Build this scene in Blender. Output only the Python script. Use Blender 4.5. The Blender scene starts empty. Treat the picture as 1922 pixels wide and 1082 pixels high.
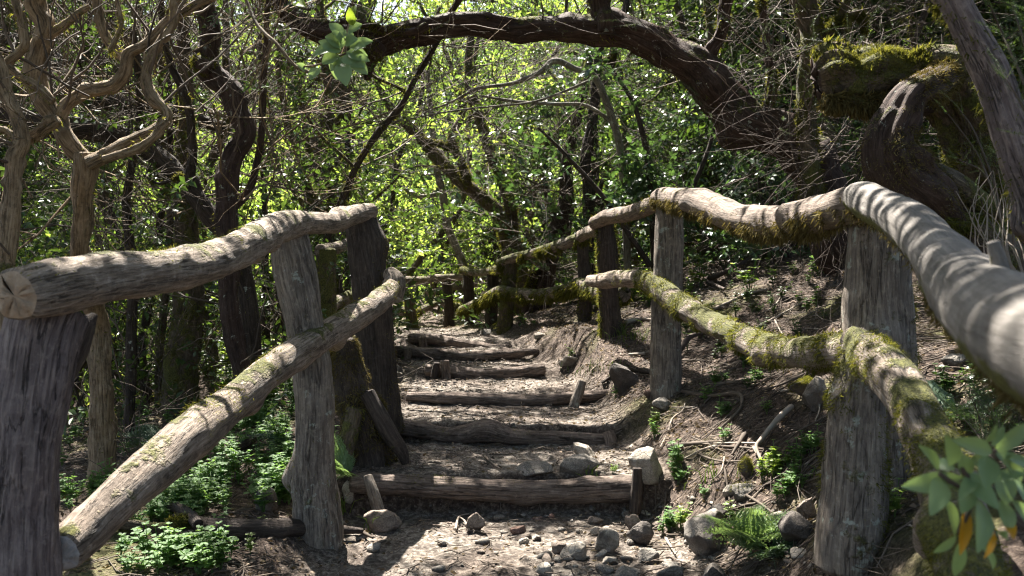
import bpy, math
import numpy as np

# ------------------------------------------------------------------ camera, light
scene = bpy.context.scene
COL = scene.collection
CZ = 1.1                      # camera height above the foot of the steps
FPX = 1700.0                  # focal length in photograph pixels (1922 wide)
PITCH = math.atan(21.0 / FPX)
cam_d = bpy.data.cameras.new('camera')
cam = bpy.data.objects.new('camera', cam_d)
COL.objects.link(cam)
cam.location = (0, 0, CZ)
cam.rotation_euler = (math.pi / 2 - PITCH, 0, 0)
cam_d.sensor_width = 36.0
cam_d.lens = 36.0 * FPX / 1922.0
cam_d.clip_start = 0.05
cam_d.clip_end = 500
cam_d.dof.use_dof = True
cam_d.dof.focus_distance = 4.2
cam_d.dof.aperture_fstop = 6.3
scene.camera = cam

SUN_EL, SUN_AZ = math.radians(57), math.radians(-24)      # azimuth from +Y, negative = towards -X
SUN = np.array([math.sin(SUN_AZ) * math.cos(SUN_EL), math.cos(SUN_AZ) * math.cos(SUN_EL), math.sin(SUN_EL)])
world = bpy.data.worlds.new('World')
scene.world = world
world.use_nodes = True
wn = world.node_tree
sky = wn.nodes.new('ShaderNodeTexSky')
sky.sky_type = 'NISHITA'
sky.sun_disc = False
sky.sun_elevation = SUN_EL
sky.sun_rotation = SUN_AZ
sky.dust_density = 3.0
wn.nodes['Background'].inputs[1].default_value = 0.06
wn.links.new(sky.outputs[0], wn.nodes['Background'].inputs[0])
sun_d = bpy.data.lights.new('sun', 'SUN')
sun_d.energy = 5.0
sun_d.angle = math.radians(0.5)
sun_d.color = (1.0, 0.95, 0.87)
sun_o = bpy.data.objects.new('sun', sun_d)
COL.objects.link(sun_o)
sun_o.location = (-3, 6, 12)
from mathutils import Vector
sun_o.rotation_euler = Vector(SUN).to_track_quat('Z', 'Y').to_euler()
vs = scene.view_settings
vs.view_transform = 'Standard'
vs.look = 'None'
vs.gamma = 1.0
vs.use_curve_mapping = False
vs.exposure = 2.8
scene.cycles.use_denoising = True
scene.cycles.pixel_filter_type = 'BLACKMAN_HARRIS'
scene.cycles.filter_width = 1.15
scene.cycles.max_bounces = 5
scene.cycles.diffuse_bounces = 3
scene.cycles.glossy_bounces = 2
scene.cycles.transmission_bounces = 3
scene.cycles.transparent_max_bounces = 4
scene.cycles.sample_clamp_indirect = 6.0
scene.cycles.use_adaptive_sampling = True
scene.cycles.adaptive_threshold = 0.02

# ------------------------------------------------------------------ helpers
rng = np.random.default_rng(7)


def P(px, py, D):
    """World point seen at photograph pixel (px, py) at horizontal depth D metres."""
    dx, dy = (px - 961.0) / FPX, -(py - 541.0) / FPX
    c, s = math.cos(PITCH), math.sin(PITCH)
    y, z = c + dy * s, -s + dy * c
    return np.array([dx * D / y, D, CZ + z * D / y])


def _h(ix, iy, iz, seed):
    n = (ix * 374761393 + iy * 668265263 + iz * 1274126177 + seed * 974634777) & 0xFFFFFFFF
    n = ((n ^ (n >> 13)) * 1103515245) & 0xFFFFFFFF
    n = ((n ^ (n >> 16)) * 2654435761) & 0xFFFFFFFF
    return (n ^ (n >> 15)).astype(np.float64) / 4294967295.0


def vnoise(p, seed=0):
    p = np.asarray(p, float)
    i = np.floor(p).astype(np.int64)
    f = p - i
    u = f * f * (3 - 2 * f)
    r = 0
    for a in (0, 1):
        for b in (0, 1):
            for c in (0, 1):
                w = (u[:, 0] if a else 1 - u[:, 0]) * (u[:, 1] if b else 1 - u[:, 1]) * (u[:, 2] if c else 1 - u[:, 2])
                r = r + w * _h(i[:, 0] + a, i[:, 1] + b, i[:, 2] + c, seed)
    return r * 2 - 1


def fbm(p, seed=0, oct=3, gain=0.5):
    p = np.asarray(p, float)
    r, a, t = 0, 1.0, 0
    for k in range(oct):
        r = r + a * vnoise(p * (2 ** k) + 13.7 * k, seed + k)
        t += a
        a *= gain
    return r / t


class MB:
    """Collects vertices and faces (numpy) and links them as ONE mesh object."""
    def __init__(self):
        self.v, self.f, self.m, self.bc, self.n = [], [], [], [], 0

    def add(self, V, F, mat=0, bc=None):
        V = np.asarray(V, float)
        F = np.asarray(F, np.int64)
        if len(V) == 0 or len(F) == 0:
            return
        self.v.append(V)
        self.f.append(F + self.n)
        self.m.append(np.broadcast_to(np.asarray(mat), (len(F),)).copy())
        self.bc.append(np.asarray(bc, float) if bc is not None else V.copy())
        self.n += len(V)

    def mesh(self, name, mats, smooth=True, flat_mats=()):
        me = bpy.data.meshes.new(name)
        V = np.concatenate(self.v)
        me.vertices.add(len(V))
        me.vertices.foreach_set('co', V.astype(np.float32).ravel())
        loops, starts, mi, pos = [], [], [], 0
        for F, m in zip(self.f, self.m):
            k = F.shape[1]
            loops.append(F.ravel())
            starts.append(pos + np.arange(len(F)) * k)
            pos += F.size
            mi.append(m)
        loops = np.concatenate(loops).astype(np.int32)
        starts = np.concatenate(starts).astype(np.int32)
        mi = np.concatenate(mi).astype(np.int32)
        me.loops.add(len(loops))
        me.loops.foreach_set('vertex_index', loops)
        me.polygons.add(len(starts))
        me.polygons.foreach_set('loop_start', starts)
        me.polygons.foreach_set('material_index', mi)
        sm = np.full(len(starts), smooth)
        for k in flat_mats:
            sm[mi == k] = False
        me.polygons.foreach_set('use_smooth', sm)
        me.update(calc_edges=True)
        me.validate()
        a = me.attributes.new('bc', 'FLOAT_VECTOR', 'POINT')
        a.data.foreach_set('vector', np.concatenate(self.bc).astype(np.float32).ravel())
        for m in (mats if isinstance(mats, (list, tuple)) else [mats]):
            me.materials.append(m)
        return me

    def build(self, name, mats, parent=None, smooth=True, flat_mats=(), **props):
        if not self.v:
            return None
        return link(name, self.mesh(name, mats, smooth, flat_mats), parent, **props)


def link(name, me, parent=None, **props):
    o = bpy.data.objects.new(name, me)
    COL.objects.link(o)
    if parent is not None:
        o.parent = parent
        o.matrix_parent_inverse = parent_inverse(parent)
    for k, v in props.items():
        if v is not None:
            o[k] = v
    return o


def parent_inverse(p):
    from mathutils import Matrix
    root = p
    while root.parent is not None:
        root = root.parent
    if root.type == 'EMPTY' and p is root:
        return Matrix.Translation(-root.location)
    return Matrix.Identity(4)


def thing(name, label, cat, loc=(0, 0, 0), group=None):
    o = bpy.data.objects.new(name, None)
    COL.objects.link(o)
    o.location = tuple(float(a) for a in loc)
    o.empty_display_size = 0.1
    o['label'] = label
    o['category'] = cat
    if group:
        o['group'] = group
    return o


def copy_tree(o, loc, rotz=0.0, scale=1.0, label=None, parent=None):
    c = o.copy()
    COL.objects.link(c)
    if parent is not None:
        c.parent = parent
        c.matrix_parent_inverse = o.matrix_parent_inverse.copy()
    else:
        c.location = tuple(float(a) for a in loc)
        c.rotation_euler = (0, 0, rotz)
        c.scale = (scale,) * 3
        if label:
            c['label'] = label
    for ch in list(o.children):
        copy_tree(ch, None, parent=c)
    return c


# ------------------------------------------------------------------ materials
def mat_new(name):
    m = bpy.data.materials.new(name)
    m.use_nodes = True
    nt = m.node_tree
    for n in list(nt.nodes):
        nt.nodes.remove(n)
    return m, nt


class NT:
    def __init__(self, nt):
        self.nt = nt

    def n(self, t, **kw):
        node = self.nt.nodes.new(t)
        ins = kw.pop('ins', {})
        for k, v in kw.items():
            setattr(node, k, v)
        for k, v in ins.items():
            self.set(node, k, v)
        return node

    def set(self, node, k, v):
        s = node.inputs[k]
        if isinstance(v, bpy.types.NodeSocket):
            self.nt.links.new(v, s)
        else:
            s.default_value = v

    def noise(self, vec, scale, detail=4, rough=0.55, dist=0.0):
        d = {'Scale': scale, 'Detail': detail, 'Roughness': rough, 'Distortion': dist}
        if vec is not None:
            d['Vector'] = vec
        return self.n('ShaderNodeTexNoise', ins=d).outputs[0]

    def ramp(self, fac, stops, interp='LINEAR'):
        r = self.n('ShaderNodeValToRGB', ins={'Fac': fac})
        r.color_ramp.interpolation = interp
        e = r.color_ramp.elements
        while len(e) < len(stops):
            e.new(0.5)
        for i, (p, c) in enumerate(stops):
            e[i].position = p
            e[i].color = (*c, 1) if len(c) == 3 else c
        return r.outputs[0]

    def mapr(self, v, a, b, c=0.0, d=1.0):
        return self.n('ShaderNodeMapRange', ins={0: v, 1: a, 2: b, 3: c, 4: d}).outputs[0]

    def math(self, op, a, b=0.0):
        return self.n('ShaderNodeMath', operation=op, ins={0: a, 1: b}).outputs[0]

    def mix(self, fac, a, b):
        m = self.n('ShaderNodeMix', data_type='RGBA')
        self.set(m, 0, fac)
        self.set(m, 6, a if isinstance(a, bpy.types.NodeSocket) else (*a, 1))
        self.set(m, 7, b if isinstance(b, bpy.types.NodeSocket) else (*b, 1))
        return m.outputs[2]

    def mapping(self, vec, scale, loc=(0, 0, 0)):
        return self.n('ShaderNodeMapping', ins={'Vector': vec, 'Scale': scale, 'Location': loc}).outputs[0]

    def attr(self, name):
        return self.n('ShaderNodeAttribute', attribute_name=name).outputs[1]

    def out(self, shader):
        o = self.n('ShaderNodeOutputMaterial')
        self.nt.links.new(shader, o.inputs[0])


def mat_bark(name, dark, mid, light, moss=0.0, top=0.6, lichen=0.0, crack=0.5, bump=0.5, fib=70.0,
             mosscol=((0.024, 0.027, 0.007), (0.14, 0.135, 0.032)), rough=0.85):
    m, nt = mat_new(name)
    g = NT(nt)
    bc = g.attr('bc')
    geo = g.n('ShaderNodeNewGeometry')
    pos = geo.outputs['Position']
    fib = fib * 2.4
    fibv = g.mapping(bc, (fib, fib, fib * 0.07))
    n1 = g.noise(fibv, 1.0, 6, 0.7, 0.25)
    n2 = g.noise(g.mapping(bc, (16, 16, 6)), 1.0, 5, 0.65)
    n3 = g.noise(pos, 38.0, 4, 0.7)
    ck = g.noise(g.mapping(bc, (46, 46, 3.6)), 1.0, 4, 0.6, 0.2)
    crackm = g.math('MULTIPLY', g.mapr(g.math('ABSOLUTE', g.math('SUBTRACT', ck, 0.5)), 0.0, 0.022, 1.0, 0.0), g.mapr(n2, 0.42, 0.58))
    col = g.ramp(n1, [(0.30, dark), (0.5, mid), (0.68, light)])
    col = g.mix(g.mapr(n2, 0.45, 0.70, 0.0, 0.7), col, tuple(c * 0.42 for c in mid))
    col = g.mix(g.mapr(n3, 0.55, 0.72, 0.0, 0.5), col, tuple(min(1, c * 1.25) for c in light))
    col = g.mix(g.mapr(n3, 0.45, 0.30, 0.0, 0.5), col, dark)
    if lichen > 0:
        l = g.noise(pos, 18.0, 5, 0.7)
        col = g.mix(g.mapr(l, 0.66 - 0.12 * lichen, 0.72 - 0.12 * lichen, 0, 0.8), col, (0.30, 0.32, 0.27))
    col = g.mix(g.math('MULTIPLY', crackm, crack), col, tuple(c * 0.15 for c in mid))
    h = g.math('ADD', g.math('ADD', g.math('MULTIPLY', n1, 0.8), g.math('MULTIPLY', n3, 0.3)), g.math('MULTIPLY', crackm, -1.2 * crack))
    if moss > 0:
        nz = g.n('ShaderNodeSeparateXYZ', ins={0: geo.outputs['Normal']}).outputs[2]
        mm = g.math('ADD', g.noise(pos, 6.0, 5, 0.7), g.math('MULTIPLY', nz, 0.16 * top))
        th = 0.80 - 0.38 * moss
        mk = g.mapr(mm, th, th + 0.07)
        mc = g.noise(pos, 120.0, 3, 0.7)
        mcol = g.ramp(mc, [(0.3, mosscol[0]), (0.72, mosscol[1])])
        col = g.mix(mk, col, mcol)
        h = g.math('ADD', h, g.math('MULTIPLY', mk, g.math('ADD', 0.5, g.math('MULTIPLY', mc, 1.2))))
    b = g.n('ShaderNodeBump', ins={'Strength': min(1.0, bump * 1.7), 'Distance': 0.012, 'Height': h})
    bs = g.n('ShaderNodeBsdfPrincipled', ins={'Base Color': col, 'Roughness': rough, 'Normal': b.outputs[0],
                                              'Specular IOR Level': 0.25})
    g.out(bs.outputs[0])
    return m


def mat_leaf(name, cols, trans=0.45, rough=0.45, tcol=1.6, spec=0.5):
    """cols: list of base colours, picked leaf by leaf."""
    m, nt = mat_new(name)
    g = NT(nt)
    geo = g.n('ShaderNodeNewGeometry')
    rnd = geo.outputs['Random Per Island']
    n = len(cols)
    col = g.ramp(rnd, [(i / max(1, n - 1), c) for i, c in enumerate(cols)])
    v = g.noise(geo.outputs['Position'], 3.0, 2)
    col = g.mix(g.mapr(v, 0.3, 0.7, 0, 0.45), col, tuple(c * 0.6 for c in cols[0]))
    bs = g.n('ShaderNodeBsdfPrincipled', ins={'Base Color': col, 'Roughness': rough, 'Specular IOR Level': spec})
    tc = g.n('ShaderNodeMixRGB', blend_type='MULTIPLY', ins={'Fac': 1.0, 'Color1': col, 'Color2': (1.25 * tcol, 1.18 * tcol, 0.66 * tcol, 1)})
    tr = g.n('ShaderNodeBsdfTranslucent', ins={'Color': tc.outputs[0]})
    mx = g.n('ShaderNodeMixShader', ins={0: trans, 1: bs.outputs[0], 2: tr.outputs[0]})
    g.out(mx.outputs[0])
    return m


def mat_simple(name, cols, rough=0.9, scale=12.0, bump=0.4, bd=0.01, island=False, spec=0.3):
    m, nt = mat_new(name)
    g = NT(nt)
    geo = g.n('ShaderNodeNewGeometry')
    n1 = g.noise(geo.outputs['Position'], scale, 6, 0.65)
    n = len(cols)
    col = g.ramp(n1, [(0.25 + 0.5 * i / max(1, n - 1), c) for i, c in enumerate(cols)])
    if island:
        col = g.mix(g.mapr(geo.outputs['Random Per Island'], 0, 1, 0, 0.7), col, tuple(c * 0.35 for c in cols[0]))
    n2 = g.noise(geo.outputs['Position'], scale * 6, 5, 0.7)
    b = g.n('ShaderNodeBump', ins={'Strength': bump, 'Distance': bd, 'Height': n2})
    bs = g.n('ShaderNodeBsdfPrincipled', ins={'Base Color': col, 'Roughness': rough, 'Normal': b.outputs[0],
                                              'Specular IOR Level': spec})
    g.out(bs.outputs[0])
    return m


def mat_rock(name, cols):
    m, nt = mat_new(name)
    g = NT(nt)
    geo = g.n('ShaderNodeNewGeometry')
    pos = geo.outputs['Position']
    n1 = g.noise(pos, 22.0, 7, 0.72)
    n0 = g.noise(pos, 6.0, 3, 0.5)
    n3 = g.noise(pos, 190.0, 4, 0.7)
    col = g.ramp(n1, [(0.3, cols[0]), (0.5, cols[1]), (0.66, cols[2])])
    col = g.mix(g.mapr(n3, 0.5, 0.75, 0, 0.55), col, tuple(c * 1.5 for c in cols[2]))
    col = g.mix(g.mapr(n3, 0.5, 0.3, 0, 0.6), col, tuple(c * 0.4 for c in cols[0]))
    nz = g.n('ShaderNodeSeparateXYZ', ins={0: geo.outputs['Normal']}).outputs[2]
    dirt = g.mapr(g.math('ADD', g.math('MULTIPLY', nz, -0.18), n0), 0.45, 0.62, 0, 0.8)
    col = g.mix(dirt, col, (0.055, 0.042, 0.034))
    vor = g.n('ShaderNodeTexVoronoi', feature='DISTANCE_TO_EDGE', ins={'Vector': pos, 'Scale': 17.0}).outputs[0]
    crk = g.mapr(vor, 0.0, 0.03, 1, 0)
    h = g.math('ADD', g.math('MULTIPLY', n1, 1.0), g.math('ADD', g.math('MULTIPLY', n3, 0.25), g.math('MULTIPLY', crk, -0.25)))
    b = g.n('ShaderNodeBump', ins={'Strength': 1.0, 'Distance': 0.012, 'Height': h})
    bs = g.n('ShaderNodeBsdfPrincipled', ins={'Base Color': col, 'Roughness': 0.9, 'Normal': b.outputs[0], 'Specular IOR Level': 0.25})
    g.out(bs.outputs[0])
    return m


M = {}
M['grey_wood'] = mat_bark('grey_wood', (0.108, 0.089, 0.073), (0.270, 0.233, 0.191), (0.378, 0.330, 0.275), moss=0.25, top=-1.2, crack=0.45, bump=0.35, fib=60)
M['pale_wood'] = mat_bark('pale_wood', (0.082, 0.072, 0.062), (0.138, 0.124, 0.110), (0.184, 0.166, 0.146), moss=0.42, top=-2.6, crack=0.3, bump=0.25, fib=40)
M['rail_wood'] = mat_bark('rail_wood', (0.040, 0.028, 0.020), (0.192, 0.148, 0.112), (0.320, 0.264, 0.216), moss=0.42, top=0.9, crack=0.8, bump=0.5, fib=60)
M['rail_wood_mossy'] = mat_bark('rail_wood_mossy', (0.036, 0.026, 0.018), (0.176, 0.136, 0.104), (0.304, 0.264, 0.224), moss=0.80, top=0.7, crack=0.7, bump=0.6, fib=55)
M['brown_rail'] = mat_bark('brown_rail', (0.032, 0.022, 0.017), (0.144, 0.108, 0.084), (0.240, 0.192, 0.152), moss=0.45, top=0.2, crack=0.4, bump=0.45, fib=60)
M['post_grey'] = mat_bark('post_grey', (0.060, 0.047, 0.039), (0.170, 0.139, 0.112), (0.289, 0.246, 0.195), moss=0.50, top=0.0, lichen=0.6, crack=0.6, bump=0.6, fib=55)
M['post_purple'] = mat_bark('post_purple', (0.045, 0.032, 0.033), (0.138, 0.109, 0.103), (0.242, 0.197, 0.177), moss=0.0, crack=0.8, bump=0.6, fib=45)
M['post_dark'] = mat_bark('post_dark', (0.018, 0.013, 0.010), (0.050, 0.037, 0.030), (0.090, 0.070, 0.055), moss=0.45, top=0.0, crack=0.5, bump=0.6, fib=55)
M['bark_dark'] = mat_bark('bark_dark', (0.013, 0.009, 0.007), (0.038, 0.028, 0.021), (0.077, 0.059, 0.045), moss=0.40, top=0.6, lichen=0.3, bump=0.9, fib=40)
M['bark_red'] = mat_bark('bark_red', (0.013, 0.007, 0.006), (0.043, 0.026, 0.020), (0.080, 0.055, 0.045), moss=0.45, top=0.9, lichen=0.35, bump=0.9, fib=35)
M['bark_mossy'] = mat_bark('bark_mossy', (0.03, 0.022, 0.015), (0.08, 0.06, 0.04), (0.15, 0.12, 0.08), moss=0.85, top=0.3, bump=0.8, fib=40)
M['bark_tan'] = mat_bark('bark_tan', (0.035, 0.022, 0.012), (0.204, 0.146, 0.088), (0.299, 0.231, 0.156), moss=0.50, top=0.2, crack=0.6, bump=0.7, fib=60)
M['bark_lit'] = mat_bark('bark_lit', (0.072, 0.060, 0.045), (0.156, 0.138, 0.108), (0.228, 0.210, 0.168), moss=0.5, top=0.3, lichen=0.6, bump=0.5, fib=45)
M['step_wood'] = mat_bark('step_wood', (0.054, 0.036, 0.029), (0.144, 0.108, 0.086), (0.238, 0.187, 0.151), moss=0.12, top=0.0, crack=0.9, bump=0.7, fib=60)
M['cut_wood'] = mat_simple('cut_wood', [(0.14, 0.10, 0.07), (0.30, 0.22, 0.15), (0.38, 0.30, 0.22)], scale=14, bump=0.6, bd=0.01)
M['cut_grey'] = mat_simple('cut_grey', [(0.14, 0.13, 0.12), (0.28, 0.26, 0.25), (0.36, 0.34, 0.33)], scale=25, bump=0.6, bd=0.01)
M['moss'] = mat_leaf('moss', [(0.035, 0.042, 0.010), (0.09, 0.096, 0.02), (0.16, 0.158, 0.04), (0.065, 0.058, 0.02)], trans=0.42, rough=0.9, tcol=1.4, spec=0.1)
M['moss_brown'] = mat_leaf('moss_brown', [(0.05, 0.04, 0.016), (0.12, 0.095, 0.038), (0.18, 0.15, 0.06), (0.075, 0.06, 0.022)], trans=0.25, rough=0.9, tcol=0.9, spec=0.1)
M['twig'] = mat_simple('twig', [(0.049, 0.035, 0.025), (0.112, 0.087, 0.066), (0.196, 0.168, 0.140)], scale=3, bump=0.2, island=True)
M['twig_pale'] = mat_simple('twig_pale', [(0.163, 0.124, 0.091), (0.234, 0.195, 0.156), (0.299, 0.267, 0.227)], scale=8, bump=0.3, bd=0.004)
M['twig_dark'] = mat_simple('twig_dark', [(0.03, 0.022, 0.016), (0.07, 0.05, 0.04)], scale=3, bump=0.2)
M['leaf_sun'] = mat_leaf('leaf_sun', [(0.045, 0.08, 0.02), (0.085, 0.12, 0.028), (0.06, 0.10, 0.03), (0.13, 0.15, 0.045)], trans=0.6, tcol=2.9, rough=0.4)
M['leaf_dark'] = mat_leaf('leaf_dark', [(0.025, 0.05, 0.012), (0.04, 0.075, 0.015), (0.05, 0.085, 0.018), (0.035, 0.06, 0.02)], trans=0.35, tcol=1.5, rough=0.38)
M['leaf_laurel'] = mat_leaf('leaf_laurel', [(0.030, 0.065, 0.022), (0.045, 0.085, 0.032), (0.055, 0.105, 0.035), (0.04, 0.075, 0.03)], trans=0.3, tcol=1.5, rough=0.3, spec=0.6)
M['leaf_herb'] = mat_leaf('leaf_herb', [(0.065, 0.13, 0.04), (0.10, 0.18, 0.06), (0.13, 0.21, 0.08), (0.08, 0.16, 0.05)], trans=0.5, tcol=1.7, rough=0.6, spec=0.25)
M['leaf_lime'] = mat_leaf('leaf_lime', [(0.09, 0.15, 0.02), (0.14, 0.19, 0.025), (0.10, 0.17, 0.03)], trans=0.45, tcol=1.6, rough=0.5)
M['leaf_sage'] = mat_leaf('leaf_sage', [(0.12, 0.19, 0.085), (0.17, 0.25, 0.12), (0.14, 0.22, 0.10)], trans=0.4, tcol=1.4, rough=0.5)
M['leaf_yellow'] = mat_leaf('leaf_yellow', [(0.55, 0.30, 0.01), (0.45, 0.22, 0.01)], trans=0.4, tcol=1.0, rough=0.5)
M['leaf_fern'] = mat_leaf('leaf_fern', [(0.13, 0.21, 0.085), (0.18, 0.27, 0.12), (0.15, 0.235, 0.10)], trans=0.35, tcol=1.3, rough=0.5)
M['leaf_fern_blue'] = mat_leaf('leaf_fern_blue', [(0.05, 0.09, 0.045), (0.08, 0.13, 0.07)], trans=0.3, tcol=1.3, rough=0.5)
M['needle'] = mat_leaf('needle', [(0.035, 0.06, 0.028), (0.06, 0.09, 0.045), (0.075, 0.105, 0.06)], trans=0.3, tcol=1.3, rough=0.5)
M['needle_bright'] = mat_leaf('needle_bright', [(0.05, 0.10, 0.035), (0.09, 0.16, 0.03), (0.05, 0.10, 0.05)], trans=0.35, tcol=1.5, rough=0.5)
M['litter'] = mat_leaf('litter', [(0.10, 0.065, 0.04), (0.22, 0.16, 0.11), (0.34, 0.27, 0.20), (0.07, 0.05, 0.035), (0.16, 0.12, 0.05)], trans=0.15, tcol=0.8, rough=0.8, spec=0.2)
M['rock_grey'] = mat_rock('rock_grey', [(0.071, 0.065, 0.057), (0.149, 0.133, 0.114), (0.256, 0.228, 0.194)])
M['rock_brown'] = mat_rock('rock_brown', [(0.078, 0.058, 0.049), (0.156, 0.124, 0.098), (0.234, 0.189, 0.156)])
M['rock_pale'] = mat_rock('rock_pale', [(0.182, 0.155, 0.126), (0.288, 0.252, 0.205), (0.378, 0.338, 0.285)])
M['rock_dark'] = mat_rock('rock_dark', [(0.041, 0.036, 0.032), (0.090, 0.077, 0.068), (0.152, 0.133, 0.113)])
M['rock_red'] = mat_rock('rock_red', [(0.070, 0.042, 0.032), (0.154, 0.091, 0.070), (0.224, 0.154, 0.119)])


def mat_ground():
    m, nt = mat_new('soil')
    g = NT(nt)
    geo = g.n('ShaderNodeNewGeometry')
    pos = geo.outputs['Position']
    big = g.noise(pos, 1.1, 4, 0.6)
    fine = g.noise(pos, 45.0, 6, 0.75)
    mid = g.noise(pos, 9.0, 5, 0.7)
    col = g.ramp(fine, [(0.30, (0.016, 0.011, 0.009)), (0.49, (0.062, 0.044, 0.034)), (0.62, (0.155, 0.118, 0.092)), (0.74, (0.33, 0.27, 0.22))])
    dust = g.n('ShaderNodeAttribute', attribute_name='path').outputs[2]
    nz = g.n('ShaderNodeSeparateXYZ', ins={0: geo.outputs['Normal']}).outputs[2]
    flat = g.mapr(nz, 0.55, 0.95, 0.05, 1.0)  # drops pale dust on steep risers, putting their undercut shade into the colour
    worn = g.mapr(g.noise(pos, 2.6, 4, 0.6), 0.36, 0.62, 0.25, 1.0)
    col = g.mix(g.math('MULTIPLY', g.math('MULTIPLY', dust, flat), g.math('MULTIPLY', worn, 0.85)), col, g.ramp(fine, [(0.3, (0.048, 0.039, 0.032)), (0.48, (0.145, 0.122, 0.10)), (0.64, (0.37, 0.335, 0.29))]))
    col = g.mix(g.mapr(mid, 0.54, 0.75, 0, 0.6), col, (0.028, 0.021, 0.020))
    mossy = g.math('MULTIPLY', g.mapr(big, 0.52, 0.62, 0, 0.65), g.math('SUBTRACT', 1.0, dust))
    mc = g.ramp(g.noise(pos, 90, 3, 0.7), [(0.3, (0.03, 0.035, 0.008)), (0.7, (0.11, 0.115, 0.025))])
    col = g.mix(mossy, col, mc)
    hh = g.math('ADD', g.math('MULTIPLY', fine, 0.5), mid)
    b = g.n('ShaderNodeBump', ins={'Strength': 1.0, 'Distance': 0.035, 'Height': hh})
    bs = g.n('ShaderNodeBsdfPrincipled', ins={'Base Color': col, 'Roughness': 0.95, 'Normal': b.outputs[0], 'Specular IOR Level': 0.2})
    g.out(bs.outputs[0])
    return m


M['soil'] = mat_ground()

# ------------------------------------------------------------------ terrain
# step logs: (pixel x, pixel y of the log's top, depth) left to right, radius, tread height behind it
STEPS = [
    dict(p=[(660, 905, 4.00), (700, 905, 4.02), (760, 907, 4.05), (880, 914, 4.06), (1000, 920, 4.05), (1100, 918, 4.03), (1196, 912, 4.0)], r=[.045, .058, .06, .062, .062, .068, .07]),
    dict(p=[(706, 796, 4.86), (760, 800, 4.88), (850, 815, 4.88), (910, 806, 4.86), (960, 817, 4.85), (1060, 822, 4.84), (1150, 826, 4.82)], r=[.045, .052, .052, .075, .055, .052, .048]),
    dict(p=[(765, 742, 5.75), (830, 745, 5.74), (930, 750, 5.72), (1020, 750, 5.7), (1100, 742, 5.72), (1150, 735, 5.78)], r=[.035, .045, .052, .05, .045, .03]),
    dict(p=[(800, 694, 6.62), (850, 697, 6.62), (900, 703, 6.60), (960, 699, 6.6), (1020, 690, 6.64)], r=[.05, .06, .066, .062, .05]),
    dict(p=[(742, 654, 7.42), (790, 660, 7.42), (860, 667, 7.4), (930, 665, 7.4), (1010, 658, 7.45)], r=[.04, .05, .056, .055, .03]),
    dict(p=[(768, 634, 8.1), (810, 635, 8.12), (860, 644, 8.1), (910, 650, 8.05), (960, 652, 8.0)], r=[.05, .065, .055, .045, .03]),
]
for s in STEPS:
    s['w'] = np.array([P(*q) for q in s['p']])
TZ = [CZ - 1.055, CZ - .89, CZ - .80, CZ - .735, CZ - .68, CZ - .62, CZ - .565]     # tread heights
CL = np.array([(-1.0, 0.02), (3.0, 0.0), (4.0, -.05), (4.85, -.08), (5.7, -.09), (6.6, -.16), (7.4, -.35), (8.1, -.52), (9.0, -.85), (10, -1.5), (12, -3.5), (40, -6)])
HW = np.array([(-1, .75), (3, .66), (4.05, .62), (4.85, .62), (5.7, .58), (6.6, .50), (7.4, .52), (8.1, .48), (10, .5), (40, .5)])

_ctl = []
for a in [(1255, 742, 5.0), (1150, 645, 6.5), (1142, 624, 6.6), (1096, 602, 7.5), (950, 610, 8.5), (1400, 560, 6.5),
          (1300, 505, 9), (1500, 475, 9), (1600, 1003, 2.4), (1400, 1055, 2.9), (1300, 860, 4), (1450, 755, 4),
          (1500, 885, 3.3), (1600, 660, 4.2), (1850, 770, 3.0), (1850, 620, 4.2), (1800, 1040, 2.1), (1200, 690, 5.8),
          (1220, 960, 3.7), (590, 983, 3.6), (716, 766, 4.8), (400, 1035, 3.0), (450, 930, 3.8), (300, 870, 4.8),
          (180, 880, 5.0), (500, 760, 6), (600, 700, 7), (882, 612, 9.6), (842, 622, 10.5), (770, 622, 9.8), (200, 1075, 2.9), (640, 1060, 3.2)]:
    w = P(*a)
    _ctl.append(w)
for a in [(1.2, 1.0, -.62), (1.1, 0, -.65), (4, 2, -.05), (4, 4.5, .25), (6, 7, .8), (5, 10, 1.0), (10, 6, 1.6), (0.5, 12, -.38), (3, 14, .6), (8, 16, 1.8),
          (0, 18, .9), (-6, 16, 0), (-12, 20, 1.0), (-4, 3, -1.2), (-4, 7, -1.1), (-8, 8, -1.3), (-3, 10, -.72), (-1.6, 12, -.6), (-2, 1, -1.15),
          (-1.2, 2.0, -1.08), (-5, 0, -1.3), (-2, -4, -1.3), (2, -4, -.9), (6, -4, 0), (-8, -4, -1.6), (-12, 8, -1.5), (0, 24, 3.4), (0, 31, 6.5), (-15, 32, 6), (15, 32, 7.5), (-9, 25, 3.0), (10, 25, 4.4), (14, 18, 2.8),
          (-.9, 5.5, -.78), (-.95, 6.6, -.70), (-1.1, 7.4, -.66), (-1.3, 8.4, -.60), (0.95, 3.0, -.86), (0.8, 0.5, -.9), (-.9, 3.0, -1.02)]:
    _ctl.append(np.array([a[0], a[1], a[2] + CZ]))
_ctl = np.array(_ctl)


def _tps(d2):
    return 0.5 * d2 * np.log(d2 + 1e-9)


_A = np.zeros((len(_ctl) + 3,) * 2)
_d2 = ((_ctl[:, None, :2] - _ctl[None, :, :2]) ** 2).sum(2)
_A[:len(_ctl), :len(_ctl)] = _tps(_d2) + np.eye(len(_ctl)) * 0.05
_A[:len(_ctl), -3] = 1
_A[:len(_ctl), -2:] = _ctl[:, :2]
_A[-3:, :len(_ctl)] = _A[:len(_ctl), -3:].T
_W = np.linalg.solve(_A, np.concatenate([_ctl[:, 2], [0, 0, 0]]))


def smooth(a, b, x):
    t = np.clip((x - a) / (b - a), 0, 1)
    return t * t * (3 - 2 * t)


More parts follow.
